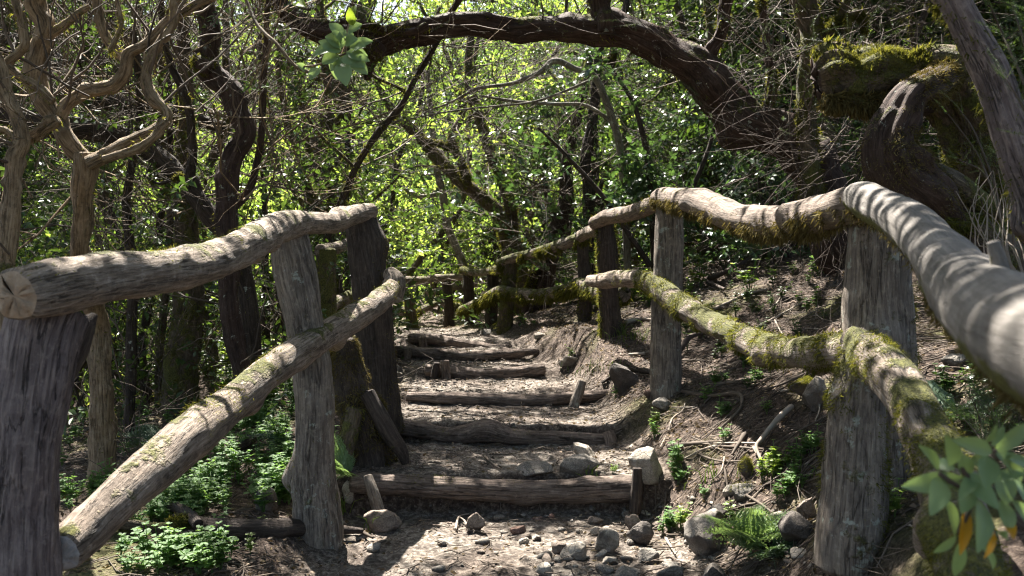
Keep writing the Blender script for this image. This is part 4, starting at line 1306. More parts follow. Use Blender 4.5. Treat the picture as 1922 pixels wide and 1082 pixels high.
# --- tan, writhing tree at the left
T1 = tree_from('twisted_tree', 'tan barked tree whose writhing bare limbs fork just above the near top rail', 'tree', P(188, 880, 4.4), [
    ('trunk', LM([(192, 900, 48), (190, 800, 42), (186, 700, 40), (178, 600, 38), (160, 500, 34, 4.0), (152, 470, 32, 3.8), (158, 400, 36, 3.7), (162, 330, 40, 3.6), (158, 292, 40, 3.6)], 4.4)),
    ('limb', LM([(160, 300, 34), (128, 268, 34), (104, 222, 30), (78, 175, 34), (66, 138, 38), (74, 92, 34), (90, 48, 32), (74, 12, 34), (70, -60, 34)], 3.6)),
    ('limb', LM([(106, 232, 22), (128, 196, 22), (165, 174, 24), (206, 163, 24), (230, 134, 22), (238, 100, 22), (272, 78, 18), (312, 42, 18), (350, 20, 16), (388, 2, 16), (440, -20, 14)], 3.6)),
    ('limb', LM([(168, 308, 26), (205, 284, 24), (238, 264, 18), (276, 248, 18), (308, 232, 20), (318, 208, 18), (294, 180, 22), (280, 148, 20), (286, 108, 20), (302, 74, 18), (322, 46, 16), (326, 20, 16), (332, -40, 16)], 3.55)),
    ('limb', LM([(196, 300, 16), (226, 288, 15), (260, 276, 16), (290, 256, 15), (314, 228, 14)], 3.5)),
    ('limb', LM([(232, 108, 18), (200, 72, 16), (186, 32, 15), (180, -30, 15)], 3.65)),
    ('limb', LM([(206, 96, 9), (222, 62, 8), (230, 38, 8), (220, 0, 7), (216, -30, 6)], 3.4)),
    ('limb', LM([(94, 66, 14), (124, 44, 14), (150, 24, 12), (168, 12, 8)], 3.6)),
], 'bark_tan', twig_from=[1, 2, 3, 5], twigs=38, tw_len=.5, seed=3, sprays=SPRAYS_FINE, leafmat='leaf_dark', per_tip=.10, up=.5, sides=22, moss_n=350, trunk_kw=dict(step=.014, knots=9, amp=.20, ridge=.16, wob=.02))
T2 = tree_from('twisted_tree', 'tan barked tree with a mossy elbow standing next to the nearest post', 'tree', P(18, 700, 3.3), [
    ('trunk', LM([(10, 760, 34), (14, 600, 30), (20, 480, 28), (26, 400, 30), (30, 330, 32), (32, 294, 34), (44, 264, 26), (34, 215, 26), (14, 165, 26), (4, 130, 26), (-20, 90, 24)], 3.3)),
    ('limb', LM([(46, 270, 18), (66, 252, 20), (94, 234, 22), (108, 224, 20)], 3.4)),
    ('limb', LM([(28, 262, 14), (12, 246, 13), (-20, 240, 12)], 3.3)),
    ('limb', LM([(-10, 110, 12), (34, 133, 14), (70, 160, 16), (100, 190, 14)], 3.4)),
    ('limb', LM([(14, 118, 16), (44, 92, 16), (40, 50, 16), (30, 0, 16), (24, -50, 14)], 3.4)),
], 'bark_tan', twig_from=[0, 4], twigs=8, tw_len=.4, seed=5, sides=20, moss_n=300, trunk_kw=dict(step=.014, knots=9, amp=.20, ridge=.16, wob=.02))
T3 = tree_from('gnarled_tree', 'dark knobbly tree snaking upward behind the joint of the near and short top rails', 'tree', P(458, 735, 5.3), [
    ('trunk', LM([(462, 750, 36), (454, 700, 32), (440, 640, 34), (430, 560, 34), (430, 480, 40), (426, 420, 42), (424, 370, 38), (428, 325, 40), (440, 284, 42), (462, 250, 36), (446, 212, 40), (436, 176, 42), (408, 148, 44), (386, 120, 46), (396, 84, 42), (392, 44, 40), (378, 0, 34), (372, -60, 34), (380, -200, 30)], 5.2)),
    ('stub', LM([(392, 130, 28), (376, 120, 24), (366, 112, 14)], 5.1)),
    ('limb', LM([(430, 400, 20), (470, 350, 14), (490, 260, 12), (496, 160, 11), (500, 60, 10), (505, -60, 9)], 5.4)),
], 'bark_red', twig_from=[0, 2], twigs=34, tw_len=.8, seed=7, sprays=SPRAYS_FINE, leafmat='leaf_dark', per_tip=.25, up=.3, moss_n=1500, trunk_kw=dict(amp=.22, ridge=.12, knots=7))
T4 = tree_from('leaning_tree', 'dark lichened trunk slanting down to the foot of the dark knobbly tree', 'tree', P(470, 640, 5.6), [
    ('trunk', LM([(-120, 190, 44), (0, 212, 44), (75, 236, 42), (150, 244, 40), (225, 254, 38), (282, 282, 38), (326, 316, 36), (362, 360, 34), (396, 408, 36), (428, 445, 34), (456, 500, 32), (470, 600, 32), (474, 680, 34)], 5.5)),
    ('limb', LM([(352, 345, 22), (358, 300, 17), (356, 225, 15), (345, 175, 14), (322, 125, 13), (308, 60, 12), (300, -40, 10)], 5.4)),
    ('limb', LM([(340, 330, 8), (300, 345, 6), (270, 330, 4)], 5.2)),
], 'bark_dark', twig_from=[0, 1], twigs=46, tw_len=.7, seed=9, sprays=SPRAYS_FINE, leafmat='leaf_dark', per_tip=.2, up=.3, moss_n=1200)
T5 = tree_from('leaning_tree', 'thick dark limb crossing high behind the writhing tan tree', 'tree', P(-100, 500, 7.0), [
    ('trunk', LM([(-160, 500, 60), (-120, 200, 54), (-40, 90, 48), (60, 92, 40), (104, 118, 40), (132, 152, 42), (168, 180, 40), (240, 200, 34), (330, 214, 28), (420, 240, 22)], 6.6)),
    ('limb', LM([(130, 150, 22), (160, 100, 18), (162, 30, 16), (160, -60, 16)], 6.4)),
], 'bark_dark', twigs=40, tw_len=1.0, seed=11, sprays=SPRAYS_FINE, leafmat='leaf_dark', per_tip=.45, moss_n=1000)

# --- the arch
T6 = tree_from('arching_tree', 'great dark trunk arching over the whole path from the uphill bank', 'tree', P(1580, 420, 6.4), [
    ('trunk', LM([(1600, 470, 120), (1572, 400, 100), (1552, 340, 84), (1516, 300, 76), (1470, 262, 78), (1410, 222, 78), (1352, 176, 74), (1300, 130, 66), (1245, 92, 60), (1190, 66, 54), (1110, 60, 48), (1040, 60, 46), (960, 48, 44), (880, 40, 46), (800, 50, 46), (745, 66, 46), (705, 84, 50), (660, 74, 44), (600, 60, 40), (540, 30, 34), (480, -20, 30)], 6.3)),
    ('limb', LM([(1130, 66, 40), (1126, 20, 36), (1130, -40, 34), (1140, -140, 30)], 6.2)),
    ('limb', LM([(712, 84, 36), (692, 112, 26), (690, 150, 14)], 6.2)),
    ('limb', LM([(800, 48, 16), (780, 60, 14), (720, 58, 12), (640, 40, 10)], 6.1)),
    ('limb', LM([(1300, 130, 26), (1350, 60, 22), (1370, -20, 20), (1390, -120, 18)], 6.3)),
    ('limb', LM([(1420, 230, 20), (1450, 170, 16), (1440, 100, 14), (1430, 0, 12)], 6.2)),
], 'bark_red', twig_from=[0, 3, 4, 5], twigs=75, tw_len=.8, gens=2, seed=13, sprays=NEEDLES, leafmat='needle', spray_scale=1.3, per_tip=.55, up=.2, sides=28, moss_n=2500, moss_len=.03,
    trunk_kw=dict(amp=.24, ridge=.18, knots=14, step=.03, wob=.05))
T7 = tree_from('mossy_tree', 'straight mossy trunk rising between the arching tree and the log with a mossy crest', 'tree', P(1520, 400, 6.0), [
    ('trunk', LM([(1532, 440, 44), (1524, 360, 40), (1518, 280, 34), (1514, 200, 34), (1518, 120, 36), (1522, 60, 40), (1508, 0, 44), (1500, -100, 44)], 6.0)),
    ('limb', LM([(1524, 70, 24), (1556, 60, 18), (1580, 20, 16), (1600, -40, 14)], 6.0)),
    ('limb', LM([(1590, 60, 12), (1596, 30, 14), (1612, 26, 14), (1620, 60, 8)], 5.9)),
], 'bark_mossy', twigs=36, tw_len=.8, seed=15, sprays=NEEDLES, leafmat='needle', spray_scale=1.3, per_tip=.8, moss_n=5000, moss_len=.035)

# --- mossy contorted tree at the right
T8 = thing('contorted_tree', 'contorted mossy tree with a blunt horizontal log like crest above the pale rail', 'tree', P(1800, 560, 4.3))
limb(T8, 'crest', LM([(1538, 150, 80), (1560, 144, 110), (1600, 152, 84), (1640, 134, 118), (1690, 142, 100), (1735, 130, 84), (1768, 152, 104), (1800, 196, 92), (1824, 240, 110), (1850, 320, 120), (1880, 420, 130), (1900, 520, 130)], 4.3), 'bark_mossy',
     amp=.38, ridge=.20, knots=12, sides=48, step=.015, wob=.035, moss_n=60000, moss_len=.026, moss_sel=lambda N: N[:, 2] + .45, hang=-.1, thr=-.45, capmat='bark_red')
limb(T8, 'moss_fringe', LM([(1545, 190, 20), (1620, 196, 26), (1700, 188, 24)], 4.2), 'bark_mossy', sides=14, moss_n=7000, moss_len=.05, moss_mat='moss_brown', hang=1.0, thr=-.8)
limb(T8, 'trunk', LM([(1790, 130, 50, 4.3), (1752, 158, 60, 4.1), (1712, 182, 62), (1690, 222, 76), (1670, 262, 84), (1668, 300, 90), (1694, 338, 96), (1738, 372, 100), (1780, 420, 110), (1812, 480, 120), (1835, 560, 130), (1850, 640, 130)], 4.0), 'bark_red',
     amp=.24, ridge=.20, knots=9, sides=48, step=.015, wob=.02, moss_n=52000, moss_len=.020, moss_mat='moss_brown', thr=-.28, bumpf=1.0)
limb(T8, 'limb', LM([(1700, 320, 30), (1740, 322, 40), (1790, 345, 46), (1840, 380, 40), (1880, 400, 30)], 3.95), 'bark_mossy', sides=20, moss_n=6000, moss_len=.02, moss_mat='moss_brown')
limb(T8, 'limb', LM([(1770, 420, 40), (1840, 440, 60), (1900, 500, 70), (1960, 600, 80)], 3.9), 'bark_mossy', sides=20, moss_n=8000, moss_len=.025, amp=.25)
T9 = tree_from('smooth_tree', 'blurred purplish trunk leaning across the top corner close by', 'tree', P(2050, 700, 2.3), [
    ('trunk', LM([(2060, 760, 100), (2020, 560, 90), (1960, 380, 84), (1920, 290, 76), (1890, 215, 70), (1862, 140, 66), (1832, 80, 60), (1800, 20, 56), (1776, -40, 54), (1740, -140, 50)], 2.1)),
    ('limb', LM([(1800, 30, 20), (1760, 0, 18), (1730, -30, 16)], 2.2)),
], 'post_purple', twigs=0, seed=17, sides=32, moss_n=2500, moss_len=.02, trunk_kw=dict(amp=.10, ridge=.04, step=.012))

# --- trees over the far bend
T10 = tree_from('forked_tree', 'mossy forked tree spreading two long limbs above the far fence bend', 'tree', P(975, 590, 10.2), [
    ('trunk', LM([(985, 620, 56), (978, 560, 44), (968, 500, 40), (958, 450, 38), (948, 420, 36)], 10.2)),
    ('limb', LM([(950, 432, 30), (930, 392, 28), (890, 360, 26), (850, 325, 26), (812, 286, 24), (776, 246, 20), (752, 222, 18), (720, 180, 14), (700, 120, 10)], 10.1)),
    ('limb', LM([(958, 450, 30), (958, 400, 26), (945, 342, 24), (924, 300, 20), (908, 252, 20), (892, 204, 20), (882, 158, 18), (880, 100, 14), (890, 30, 12)], 10.2)),
    ('limb', LM([(880, 350, 14), (862, 300, 16), (846, 262, 15), (866, 222, 12), (870, 196, 12), (856, 170, 8)], 10.0)),
    ('limb', LM([(790, 262, 8), (830, 272, 10), (860, 290, 10)], 10.0)),
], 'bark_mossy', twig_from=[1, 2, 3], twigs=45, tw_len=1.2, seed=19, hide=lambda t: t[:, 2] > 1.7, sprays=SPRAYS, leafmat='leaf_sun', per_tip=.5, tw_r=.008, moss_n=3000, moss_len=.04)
T11 = tree_from('slender_tree', 'thin sunlit pale trunk bending down to the farthest post of the fence', 'tree', P(878, 600, 10.8), [
    ('trunk', LM([(885, 620, 18), (878, 540, 16), (868, 490, 15), (850, 452, 15), (838, 415, 15), (832, 368, 15), (820, 322, 14), (815, 270, 12), (806, 200, 10), (800, 100, 8)], 10.8)),
    ('limb', LM([(820, 365, 9), (790, 370, 9), (770, 362, 8), (756, 352, 5)], 10.8)),
], 'bark_lit', twigs=16, tw_len=1.0, seed=21, hide=lambda t: t[:, 2] > 1.7, sprays=SPRAYS, leafmat='leaf_sun', per_tip=.6, sides=12)
T12 = tree_from('mossy_tree', 'leaning reddish trunk with spreading roots right behind the mossy top rail', 'tree', P(1020, 590, 9.6), [
    ('trunk', LM([(1010, 610, 46), (1020, 540, 40), (1032, 480, 38), (1050, 430, 40), (1064, 380, 30), (1062, 320, 22), (1076, 250, 18), (1100, 160, 14), (1110, 60, 12)], 9.6)),
    ('limb', LM([(1050, 420, 16), (1030, 380, 12), (1020, 320, 9), (1030, 250, 7)], 9.6)),
    ('limb', LM([(1040, 460, 14), (1000, 520, 14), (985, 590, 12)], 9.5)),
], 'bark_red', twigs=36, tw_len=1.0, seed=23, sprays=SPRAYS, leafmat='leaf_dark', per_tip=.3, moss_n=3000, moss_len=.04, sides=14)
T13 = tree_from('mossy_tree', 'short black hanging trunk seen above the gap between reddish and grey posts', 'tree', P(1105, 480, 9.0), [
    ('trunk', LM([(1108, 560, 22), (1106, 480, 20), (1104, 410, 20), (1104, 360, 24), (1100, 300, 22), (1110, 230, 20), (1120, 150, 18), (1125, 60, 16)], 9.0)),
    ('limb', LM([(1108, 380, 10), (1124, 362, 9), (1130, 340, 7)], 9.0)),
], 'bark_dark', twigs=24, tw_len=.9, seed=25, sprays=SPRAYS_LAUREL, leafmat='leaf_laurel', per_tip=.6, moss_n=1200, sides=12)
T14 = tree_from('lichened_tree', 'grey lichen crusted limb crooked across the gap under the arching trunk', 'tree', P(1130, 520, 8.2), [
    ('trunk', LM([(1180, 560, 15.8), (1176, 420, 14.4), (1160, 260, 14.4), (1120, 150, 13.0), (1080, 130, 11.5), (1040, 114, 11.5), (1012, 136, 10.1), (962, 156, 7.9), (900, 165, 6.5), (850, 190, 4.3), (790, 215, 2.9)], 8.0)),
    ('limb', LM([(1160, 240, 8.6), (1100, 200, 7.2), (1040, 196, 6.5), (960, 190, 5.8), (900, 180, 3.6)], 8.0)),
    ('limb', LM([(1110, 150, 5.0), (1000, 190, 4.3), (880, 205, 3.6), (760, 225, 2.9), (660, 240, 2.2)], 7.8)),
], 'bark_lit', twigs=50, tw_len=.8, seed=27, tw_r=.004, up=-.1, sides=12)

_bg = 'dark mossy trunks behind the downhill fence'
for i, (lab, lst, D, mm, ms) in enumerate([
    ('broad double mossy trunk seen under the near top rail beside the bright hollow', [(330, 830, 74), (338, 720, 66), (348, 620, 60), (352, 540, 56), (350, 440, 44), (346, 300, 34), (350, 150, 26), (340, 0, 22)], 6.2, 'bark_mossy', 6000),
    ('slim dark trunk between the writhing tan tree and the broad double mossy trunk', [(240, 870, 22), (243, 760, 20), (246, 640, 20), (250, 520, 18), (240, 380, 16), (262, 220, 14), (250, 60, 12)], 5.6, 'bark_dark', 800),
    ('thin mossy trunk just right of the slim dark one', [(302, 830, 16), (298, 700, 15), (310, 560, 14), (318, 400, 13), (300, 200, 11), (310, 20, 9)], 6.6, 'bark_mossy', 1500),
    ('straight mossy trunk above the thick dark post', [(600, 640, 34), (628, 520, 24), (626, 400, 20), (622, 300, 20), (618, 190, 18), (606, 80, 16), (600, -20, 14)], 8.0, 'bark_mossy', 2500),
    ('thin dark trunk with side forks left of the thick dark post top', [(660, 620, 16), (652, 480, 14), (650, 380, 12), (655, 290, 12), (648, 200, 11), (660, 60, 10)], 9.0, 'bark_dark', 800),
    ('slanting mossy sapling above the short upper top rail', [(640, 560, 14), (600, 400, 14), (578, 350, 14), (562, 300, 12), (540, 230, 10), (524, 140, 10), (530, 20, 8)], 7.2, 'bark_mossy', 2500),
    ('upright dark pole like trunk behind the middle post', [(500, 720, 18), (498, 560, 14), (496, 400, 12), (494, 250, 10), (490, 100, 9), (486, -30, 8)], 7.6, 'bark_dark', 600),
    ('leaning thin trunk joining the straight mossy one from its left', [(626, 345, 14), (606, 316, 13), (582, 280, 11), (572, 230, 9), (560, 150, 8)], 7.9, 'bark_mossy', 1000),
]):
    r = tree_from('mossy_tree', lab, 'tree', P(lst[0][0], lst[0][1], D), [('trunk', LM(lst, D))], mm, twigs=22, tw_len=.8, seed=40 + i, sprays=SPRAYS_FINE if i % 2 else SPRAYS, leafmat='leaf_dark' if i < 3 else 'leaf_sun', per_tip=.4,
                  sides=14, moss_n=ms, moss_len=.03, group=_bg, up=.2)

# thin crooked trunks that fill the wood
_ct = [(275, 6.8, 18, -.10), (405, 7.4, 22, .08), (545, 8.6, 20, -.06), (575, 6.6, 16, .12), (690, 10.5, 16, -.15), (728, 12.0, 14, .10), (705, 12.5, 12, -.05), (795, 13.0, 14, .18), (1010, 12.5, 20, -.18), (1160, 10.5, 22, .10),
       (1210, 11.5, 16, -.12), (1330, 9.5, 20, -.10), (1395, 10.5, 16, .12), (1440, 8.8, 18, -.06), (1600, 7.6, 24, .06), (1660, 7.0, 16, -.15), (120, 7.5, 24, .15), (60, 6.2, 18, .05), (215, 8.0, 20, -.05), (465, 9.2, 18, .16), (640, 9.5, 14, .08), (350, 9.0, 22, -.12), (1270, 12.5, 14, .05)]
rs = np.random.default_rng(404)
for k, (px, D, w, lean) in enumerate(_ct):
    yb = 560 + 900.0 / D * .9 if px < 700 else 600
    q = P(px, yb, D)
    zb = float(gz(q[0], D)) - .1
    h0 = zb
    pts = []
    x = q[0]
    y = D
    dx = lean
    for j in range(9):
        z = h0 + j * .55
        pts.append((x, y, z, w * D / FPX / 2 * (1.25 if j == 0 else 1 - .07 * j)))
        dx = .6 * dx + .4 * lean + rs.normal(0, .30)
        x += dx * .42
        y += rs.normal(0, .10)
    side = 'uphill bank' if px > 960 else 'downhill fence'
    root = thing('crooked_tree', 'thin crooked mossy trunk in the shade of the wood beyond the ' + side, 'tree', (pts[0][0], pts[0][1], h0), 'crooked trunks of the wood beyond the ' + side)
    limb(root, 'trunk', pts, 'bark_mossy' if k % 3 else 'bark_dark', world=True, sides=12, step=.06, amp=.2, ridge=.12, knots=5, wob=.05, moss_n=1300, moss_len=.05, hang=.9)
    for m in range(3):
        j = rs.integers(3, 7)
        p0 = np.array(pts[j][:3])
        d = np.array([rs.choice([-1, 1]) * rs.uniform(.4, .9), rs.normal(0, .3), rs.uniform(.3, .9)])
        L = []
        for u in range(5):
            L.append((*p0, pts[j][3] * (.55 - .1 * u)))
            d = d + rs.normal(0, .45, 3)
            p0 = p0 + d / np.linalg.norm(d) * .34
        limb(root, 'branch', L, 'bark_mossy', world=True, sides=8, step=.06, amp=.2, knots=2, wob=.03, moss_n=300, moss_len=.05, hang=.9)
    st_ = np.array([p[:3] for p in pts[3:]])
    polys, rads, tips, td = grow(st_[rs.integers(0, len(st_), 12)], rs.normal(size=(12, 3)) * [1, 1, .5], rs, .8, 2, 3, .007)
    b = MB()
    thin(b, polys, rads)
    b.build('twigs', M['twig'], root, kind='stuff')

# ------------------------------------------------------------------ procedural background trees, copied
def proto_tree(seed, h, mat, leafmat, sprays, n_sprays, name='forest_tree', scale=1.0, trunk_r=.09, low=.2):
    rs = np.random.default_rng(seed)
    root = thing(name, 'x', 'tree', (0, 0, 0), 'trees of the forest beyond the far fence')
    b = MB()
    pts = [np.array([0, 0, -.4])]
    d = np.array([0, 0, 1.0])
    for k in range(8):
        d = d + rs.normal(0, .22, 3) * [1, 1, .3]
        d /= np.linalg.norm(d)
        pts.append(pts[-1] + d * h / 8)
    pts = np.array(pts)
    tube(b, pts, np.linspace(trunk_r, trunk_r * .25, 9), step=.12, sides=8, amp=.15, seed=seed, wob=.05)
    limbs = []
    for k in range(7):
        i = rs.integers(2, 8)
        a = rs.uniform(0, 6.28)
        dd = np.array([math.cos(a), math.sin(a), rs.uniform(.2, .9)])
        q = [pts[i]]
        for j in range(4):
            dd = dd + rs.normal(0, .3, 3)
            q.append(q[-1] + dd / np.linalg.norm(dd) * h * .11)
        tube(b, q, np.linspace(trunk_r * .5, .012, 5), step=.12, sides=6, amp=.15, seed=seed + k, wob=.03)
        limbs.append(np.array(q))
    b.build('trunk', M[mat], root)
    allp = np.vstack([pts[2:]] + limbs)
    st = allp[rs.integers(0, len(allp), 70)] + rs.normal(0, .05, (70, 3))
    polys, rads, tips, td = grow(st, rs.normal(size=(70, 3)) * [1, 1, .6], rs, .9, 1, 4, .008)
    b = MB()
    thin(b, polys, rads)
    b.build('twigs', M['twig_dark'], root, kind='stuff')
    k = rs.integers(0, len(tips), n_sprays)
    pos = tips[k] + rs.normal(0, .22, (n_sprays, 3))
    b = MB()
    put_sprays(b, sprays, pos, td[k] + rs.normal(0, .6, (n_sprays, 3)), scale * rs.uniform(.7, 1.2, n_sprays), rs)
    b.build('foliage', [M[leafmat], M['twig_dark']], root, kind='stuff', smooth=False)
    return root


def proto_shrub(seed, h, leafmat, sprays, n, scale=1.0, name='shrub'):
    rs = np.random.default_rng(seed)
    root = thing(name, 'x', 'shrub', (0, 0, 0), 'leafy shrubs of the forest floor')
    st = np.zeros((9, 3)) + rs.normal(0, .12, (9, 3)) * [1, 1, 0]
    dd = rs.normal(0, .5, (9, 3)) + [0, 0, 1]
    polys, rads, tips, td = grow(st, dd, rs, h * .6, 2, 4, .012, up=.2)
    b = MB()
    thin(b, polys, rads, sides=4)
    b.build('stems', M['twig_dark'], root, kind='stuff')
    k = rs.integers(0, len(tips), n)
    pos = tips[k] + rs.normal(0, .12, (n, 3))
    b = MB()
    put_sprays(b, sprays, pos, td[k] + rs.normal(0, .6, (n, 3)), scale * rs.uniform(.7, 1.2, n), rs)
    b.build('foliage', [M[leafmat], M['twig_dark']], root, kind='stuff', smooth=False)
    return root


TP = [proto_tree(201, 7.0, 'bark_mossy', 'leaf_sun', SPRAYS, 900),
      proto_tree(202, 6.0, 'bark_mossy', 'leaf_sun', SPRAYS_FINE, 1100, scale=1.2),
      proto_tree(203, 7.5, 'bark_dark', 'leaf_dark', SPRAYS, 1000),
      proto_tree(204, 5.5, 'bark_dark', 'leaf_dark', SPRAYS_FINE, 1200, scale=1.2),
      proto_tree(205, 6.5, 'bark_mossy', 'needle', NEEDLES, 1400, scale=1.8)]
SP = [proto_shrub(211, 1.6, 'leaf_sun', SPRAYS, 260), proto_shrub(212, 1.3, 'leaf_sun', SPRAYS_FINE, 330),
      proto_shrub(213, 1.7, 'leaf_dark', SPRAYS, 260), proto_shrub(214, 1.5, 'leaf_laurel', SPRAYS_LAUREL, 220)]
KIND = {0: 'mossy background tree with sunlit yellow green leaves beyond the far fence',
        1: 'mossy background tree with fine bright leaves beyond the far fence',
        2: 'dark barked background tree with deep green leaves in the shaded forest',
        3: 'dark barked background tree with small dark leaves in the shaded forest',
        4: 'background heath tree with feathery grey green needles in the shaded forest'}
SKIND = {0: 'sunlit shrub with yellow green leaves on the forest floor', 1: 'sunlit shrub with fine bright leaves on the forest floor',
         2: 'shaded shrub with dark green leaves on the forest floor', 3: 'glossy laurel shrub with oval leaves on the forest floor'}


def spread(n, box, mind, rs, ok=lambda x, y: True, old=()):
    out = list(old)
    k0 = len(out)
    t = 0
    while len(out) - k0 < n and t < 20000:
        t += 1
        x, y = rs.uniform(box[0], box[1]), rs.uniform(box[2], box[3])
        if abs(x) > y * .62 + 1.2 or not ok(x, y):
            continue
        if all((x - a) ** 2 + (y - b) ** 2 > mind ** 2 for a, b in out):
            out.append((x, y))
    return out[k0:]


rs = np.random.default_rng(91)
onpath = lambda x, y: abs(x - np.interp(y, CL[:, 0], CL[:, 1])) > 1.3
pts = spread(9, (-8, 8, 11, 16), 1.8, rs, lambda x, y: not (-3.2 < x < 1.2) and blocks(x, y, 2.4, 2, 9) < 2)
pts2 = spread(20, (-16, 18, 17, 29), 2.6, rs, lambda x, y: blocks(x, y, 1.5, 2, 12) < 3, old=pts)
pts3 = spread(9, (-7, -2.0, 6.5, 11.5), 1.2, rs, lambda x, y: not (520 < 961 + FPX * x / y < 1330) and blocks(x, y, 2.3) < 2)
pts4 = spread(10, (1.9, 7, 7.5, 11), 1.2, rs, lambda x, y: blocks(x, y, 2.3) < 2)
used = [False] * 5
for (x, y) in pts + pts2 + pts3 + pts4:
    side = rs.random()
    if x > 1.2:
        k = rs.choice([2, 3, 4, 2, 4]) if y < 14 else rs.choice([0, 1, 2, 4])
    elif x < -3:
        k = rs.choice([2, 3, 1, 0, 3])
    else:
        k = rs.choice([0, 1, 0, 1, 2])
    z = float(gz(x, y)) if y < 23 else float(ground_z([x], [y])[0])
    s, rz = rs.uniform(.8, 1.25), rs.uniform(0, 6.28)
    if not used[k]:
        used[k] = True
        o = TP[k]
        o.location, o.rotation_euler, o.scale = (x, y, z), (0, 0, rz), (s, s, s)
        o['label'] = KIND[k]
    else:
        copy_tree(TP[k], (x, y, z), rz, s, KIND[k])
sp = spread(60, (-9, 10, 10.5, 17), .85, rs, lambda x, y: not (-1.2 < x < 0.3 and y < 11))
sp += spread(90, (-17, 19, 17, 30), 1.1, rs)
sp += spread(9, (-7, -1.6, 5.5, 11), .9, rs)
sp += spread(20, (2.2, 7, 8.0, 12), .8, rs)
sp = [(x, y) for x, y in sp if y > 12.6 or not (560 < 961 + FPX * x / y < 1330)]
usedS = [False] * 4
for (x, y) in sp:
    k = rs.choice([0, 1, 0, 1, 3]) if (-5 < x < 2.5 and y > 9.5) or y > 16 else rs.choice([2, 3, 2, 1])
    s, rz = rs.uniform(.7, 1.3) * (1 if y < 11 else 1.35 if y < 17 else 1.9), rs.uniform(0, 6.28)
    loc = (x, y, (float(gz(x, y)) if y < 23 else float(ground_z([x], [y])[0])) - .03)
    if not usedS[k]:
        usedS[k] = True
        o = SP[k]
        o.location, o.rotation_euler, o.scale = loc, (0, 0, rz), (s, s, s)
        o['label'] = SKIND[k]
    else:
        copy_tree(SP[k], loc, rz, s, SKIND[k])

# far wood closing the view
b = MB()
N = 75000
X = rs.uniform(-24, 26, N)
Y = rs.uniform(27, 38, N)
Zt = np.minimum(11, 5 + 3 * fbm(np.stack([X * .35, Y * .35, X * 0], 1), 5) + 4 * rs.random(N))
Z = ground_z(X, Y) + rs.random(N) * Zt
keep = fbm(np.stack([X * .8, Y * .8, Z * .8], 1), 31) > -.22
X, Y, Z = X[keep], Y[keep], Z[keep]
scatter(b, *LEAF2, np.stack([X, Y, Z], 1), rs.normal(size=(len(X), 3)), rs.uniform(.14, .30, len(X)), roll=rs.uniform(0, 6, len(X)), rs=rs)
b.build('distant_forest', M['leaf_sun'], kind='stuff', smooth=False)

# laurel bush at the right of the path
LB = thing('laurel_bush', 'glossy oval leaved laurel bush filling the gap under the arching trunk', 'bush', P(1200, 480, 7.9), None)
rs = np.random.default_rng(61)
stems = [LM([(1230, 520, 16), (1225, 400, 14), (1215, 300, 12), (1190, 200, 9), (1150, 130, 6)], 7.9), LM([(1240, 520, 12), (1290, 380, 10), (1330, 280, 8), (1350, 200, 5)], 7.9),
         LM([(1220, 500, 12), (1140, 380, 9), (1060, 290, 7), (1010, 240, 4)], 7.7)]
for s in stems:
    limb(LB, 'stem', s, 'bark_dark', sides=8, step=.05)
cl = [(1010, 225, 45), (1060, 250, 45), (1045, 170, 35), (1110, 130, 45), (1160, 110, 45), (1130, 190, 50), (1190, 180, 55), (1250, 140, 45), (1230, 230, 60), (1150, 260, 45), (1300, 190, 50), (1290, 280, 60),
      (1220, 300, 50), (1340, 240, 45), (1365, 330, 45), (1300, 340, 50), (1200, 350, 40), (1180, 380, 30), (1240, 410, 40), (1330, 400, 50), (1390, 380, 40), (1400, 440, 40), (1080, 215, 40)]
pos = []
for (x, y, w) in cl:
    c = P(x, y, 7.8 + rs.normal(0, .25))
    n = int(w * 1.15)
    pos.append(c + rs.normal(0, w * 7.8 / FPX * .45, (n, 3)))
pos = np.vstack(pos)
pos = pos[sunlit_gap(pos, .0)]
b = MB()
put_sprays(b, SPRAYS_LAUREL, pos, rs.normal(size=pos.shape) + [0, -.5, .1], rs.uniform(.7, 1.1, len(pos)), rs)
b.build('foliage', [M['leaf_laurel'], M['twig_dark']], LB, kind='stuff', smooth=False)

rs = np.random.default_rng(77)
owners = [T1, T3, T4, T6, T7, T9]
oxy = [(-3.2, 4.2), (-1.2, 6.4), (-4.5, 7.5), (1.0, 8.0), (3.2, 7.0), (2.6, 3.2)]
extra = thing('overhanging_tree', 'leafy tree whose crown roofs the path above the topmost steps', 'tree', (-1.9, 9.2, float(gz(-1.9, 9.2))))
limb(extra, 'trunk', [(-1.9, 9.2, .3, .10), (-2.0, 9.1, 2.0, .09), (-1.6, 9.3, 3.6, .08), (-1.0, 9.6, 5.2, .05)], 'bark_mossy', world=True, sides=12, step=.08, wob=.04, moss_n=1500, moss_len=.03)
owners.append(extra)
oxy.append((-1.0, 10.5))
oxy = np.array(oxy)
nc = 400
C = np.stack([rs.uniform(-6.5, 5.5, nc), np.where(np.arange(nc) < 290, rs.uniform(2.0, 11.5, nc), rs.uniform(-5.0, 2.0, nc)), np.zeros(nc)], 1)  # later clusters: unseen canopy behind the camera, added to cut the sky fill
zmin = CZ + .335 * C[:, 1] + .75
zmin -= np.where((C[:, 1] > 7.5) & (np.abs(C[:, 0] + 1.2) > 2.2), 1.3, 0)
C[:, 2] = np.maximum(zmin, 3.6) + rs.uniform(0, 1.7, nc)
per = 40
SH = [(1700, 425, 2.05), (1760, 480, 1.75), (1800, 525, 1.5), (1850, 575, 1.25), (1900, 600, 1.05), (1650, 560, 2.7), (1605, 800, 2.42), (1605, 900, 2.4), (1780, 900, 1.7), (80, 700, 1.9), (60, 850, 1.9), (1252, 600, 5.0), (716, 600, 4.8)]
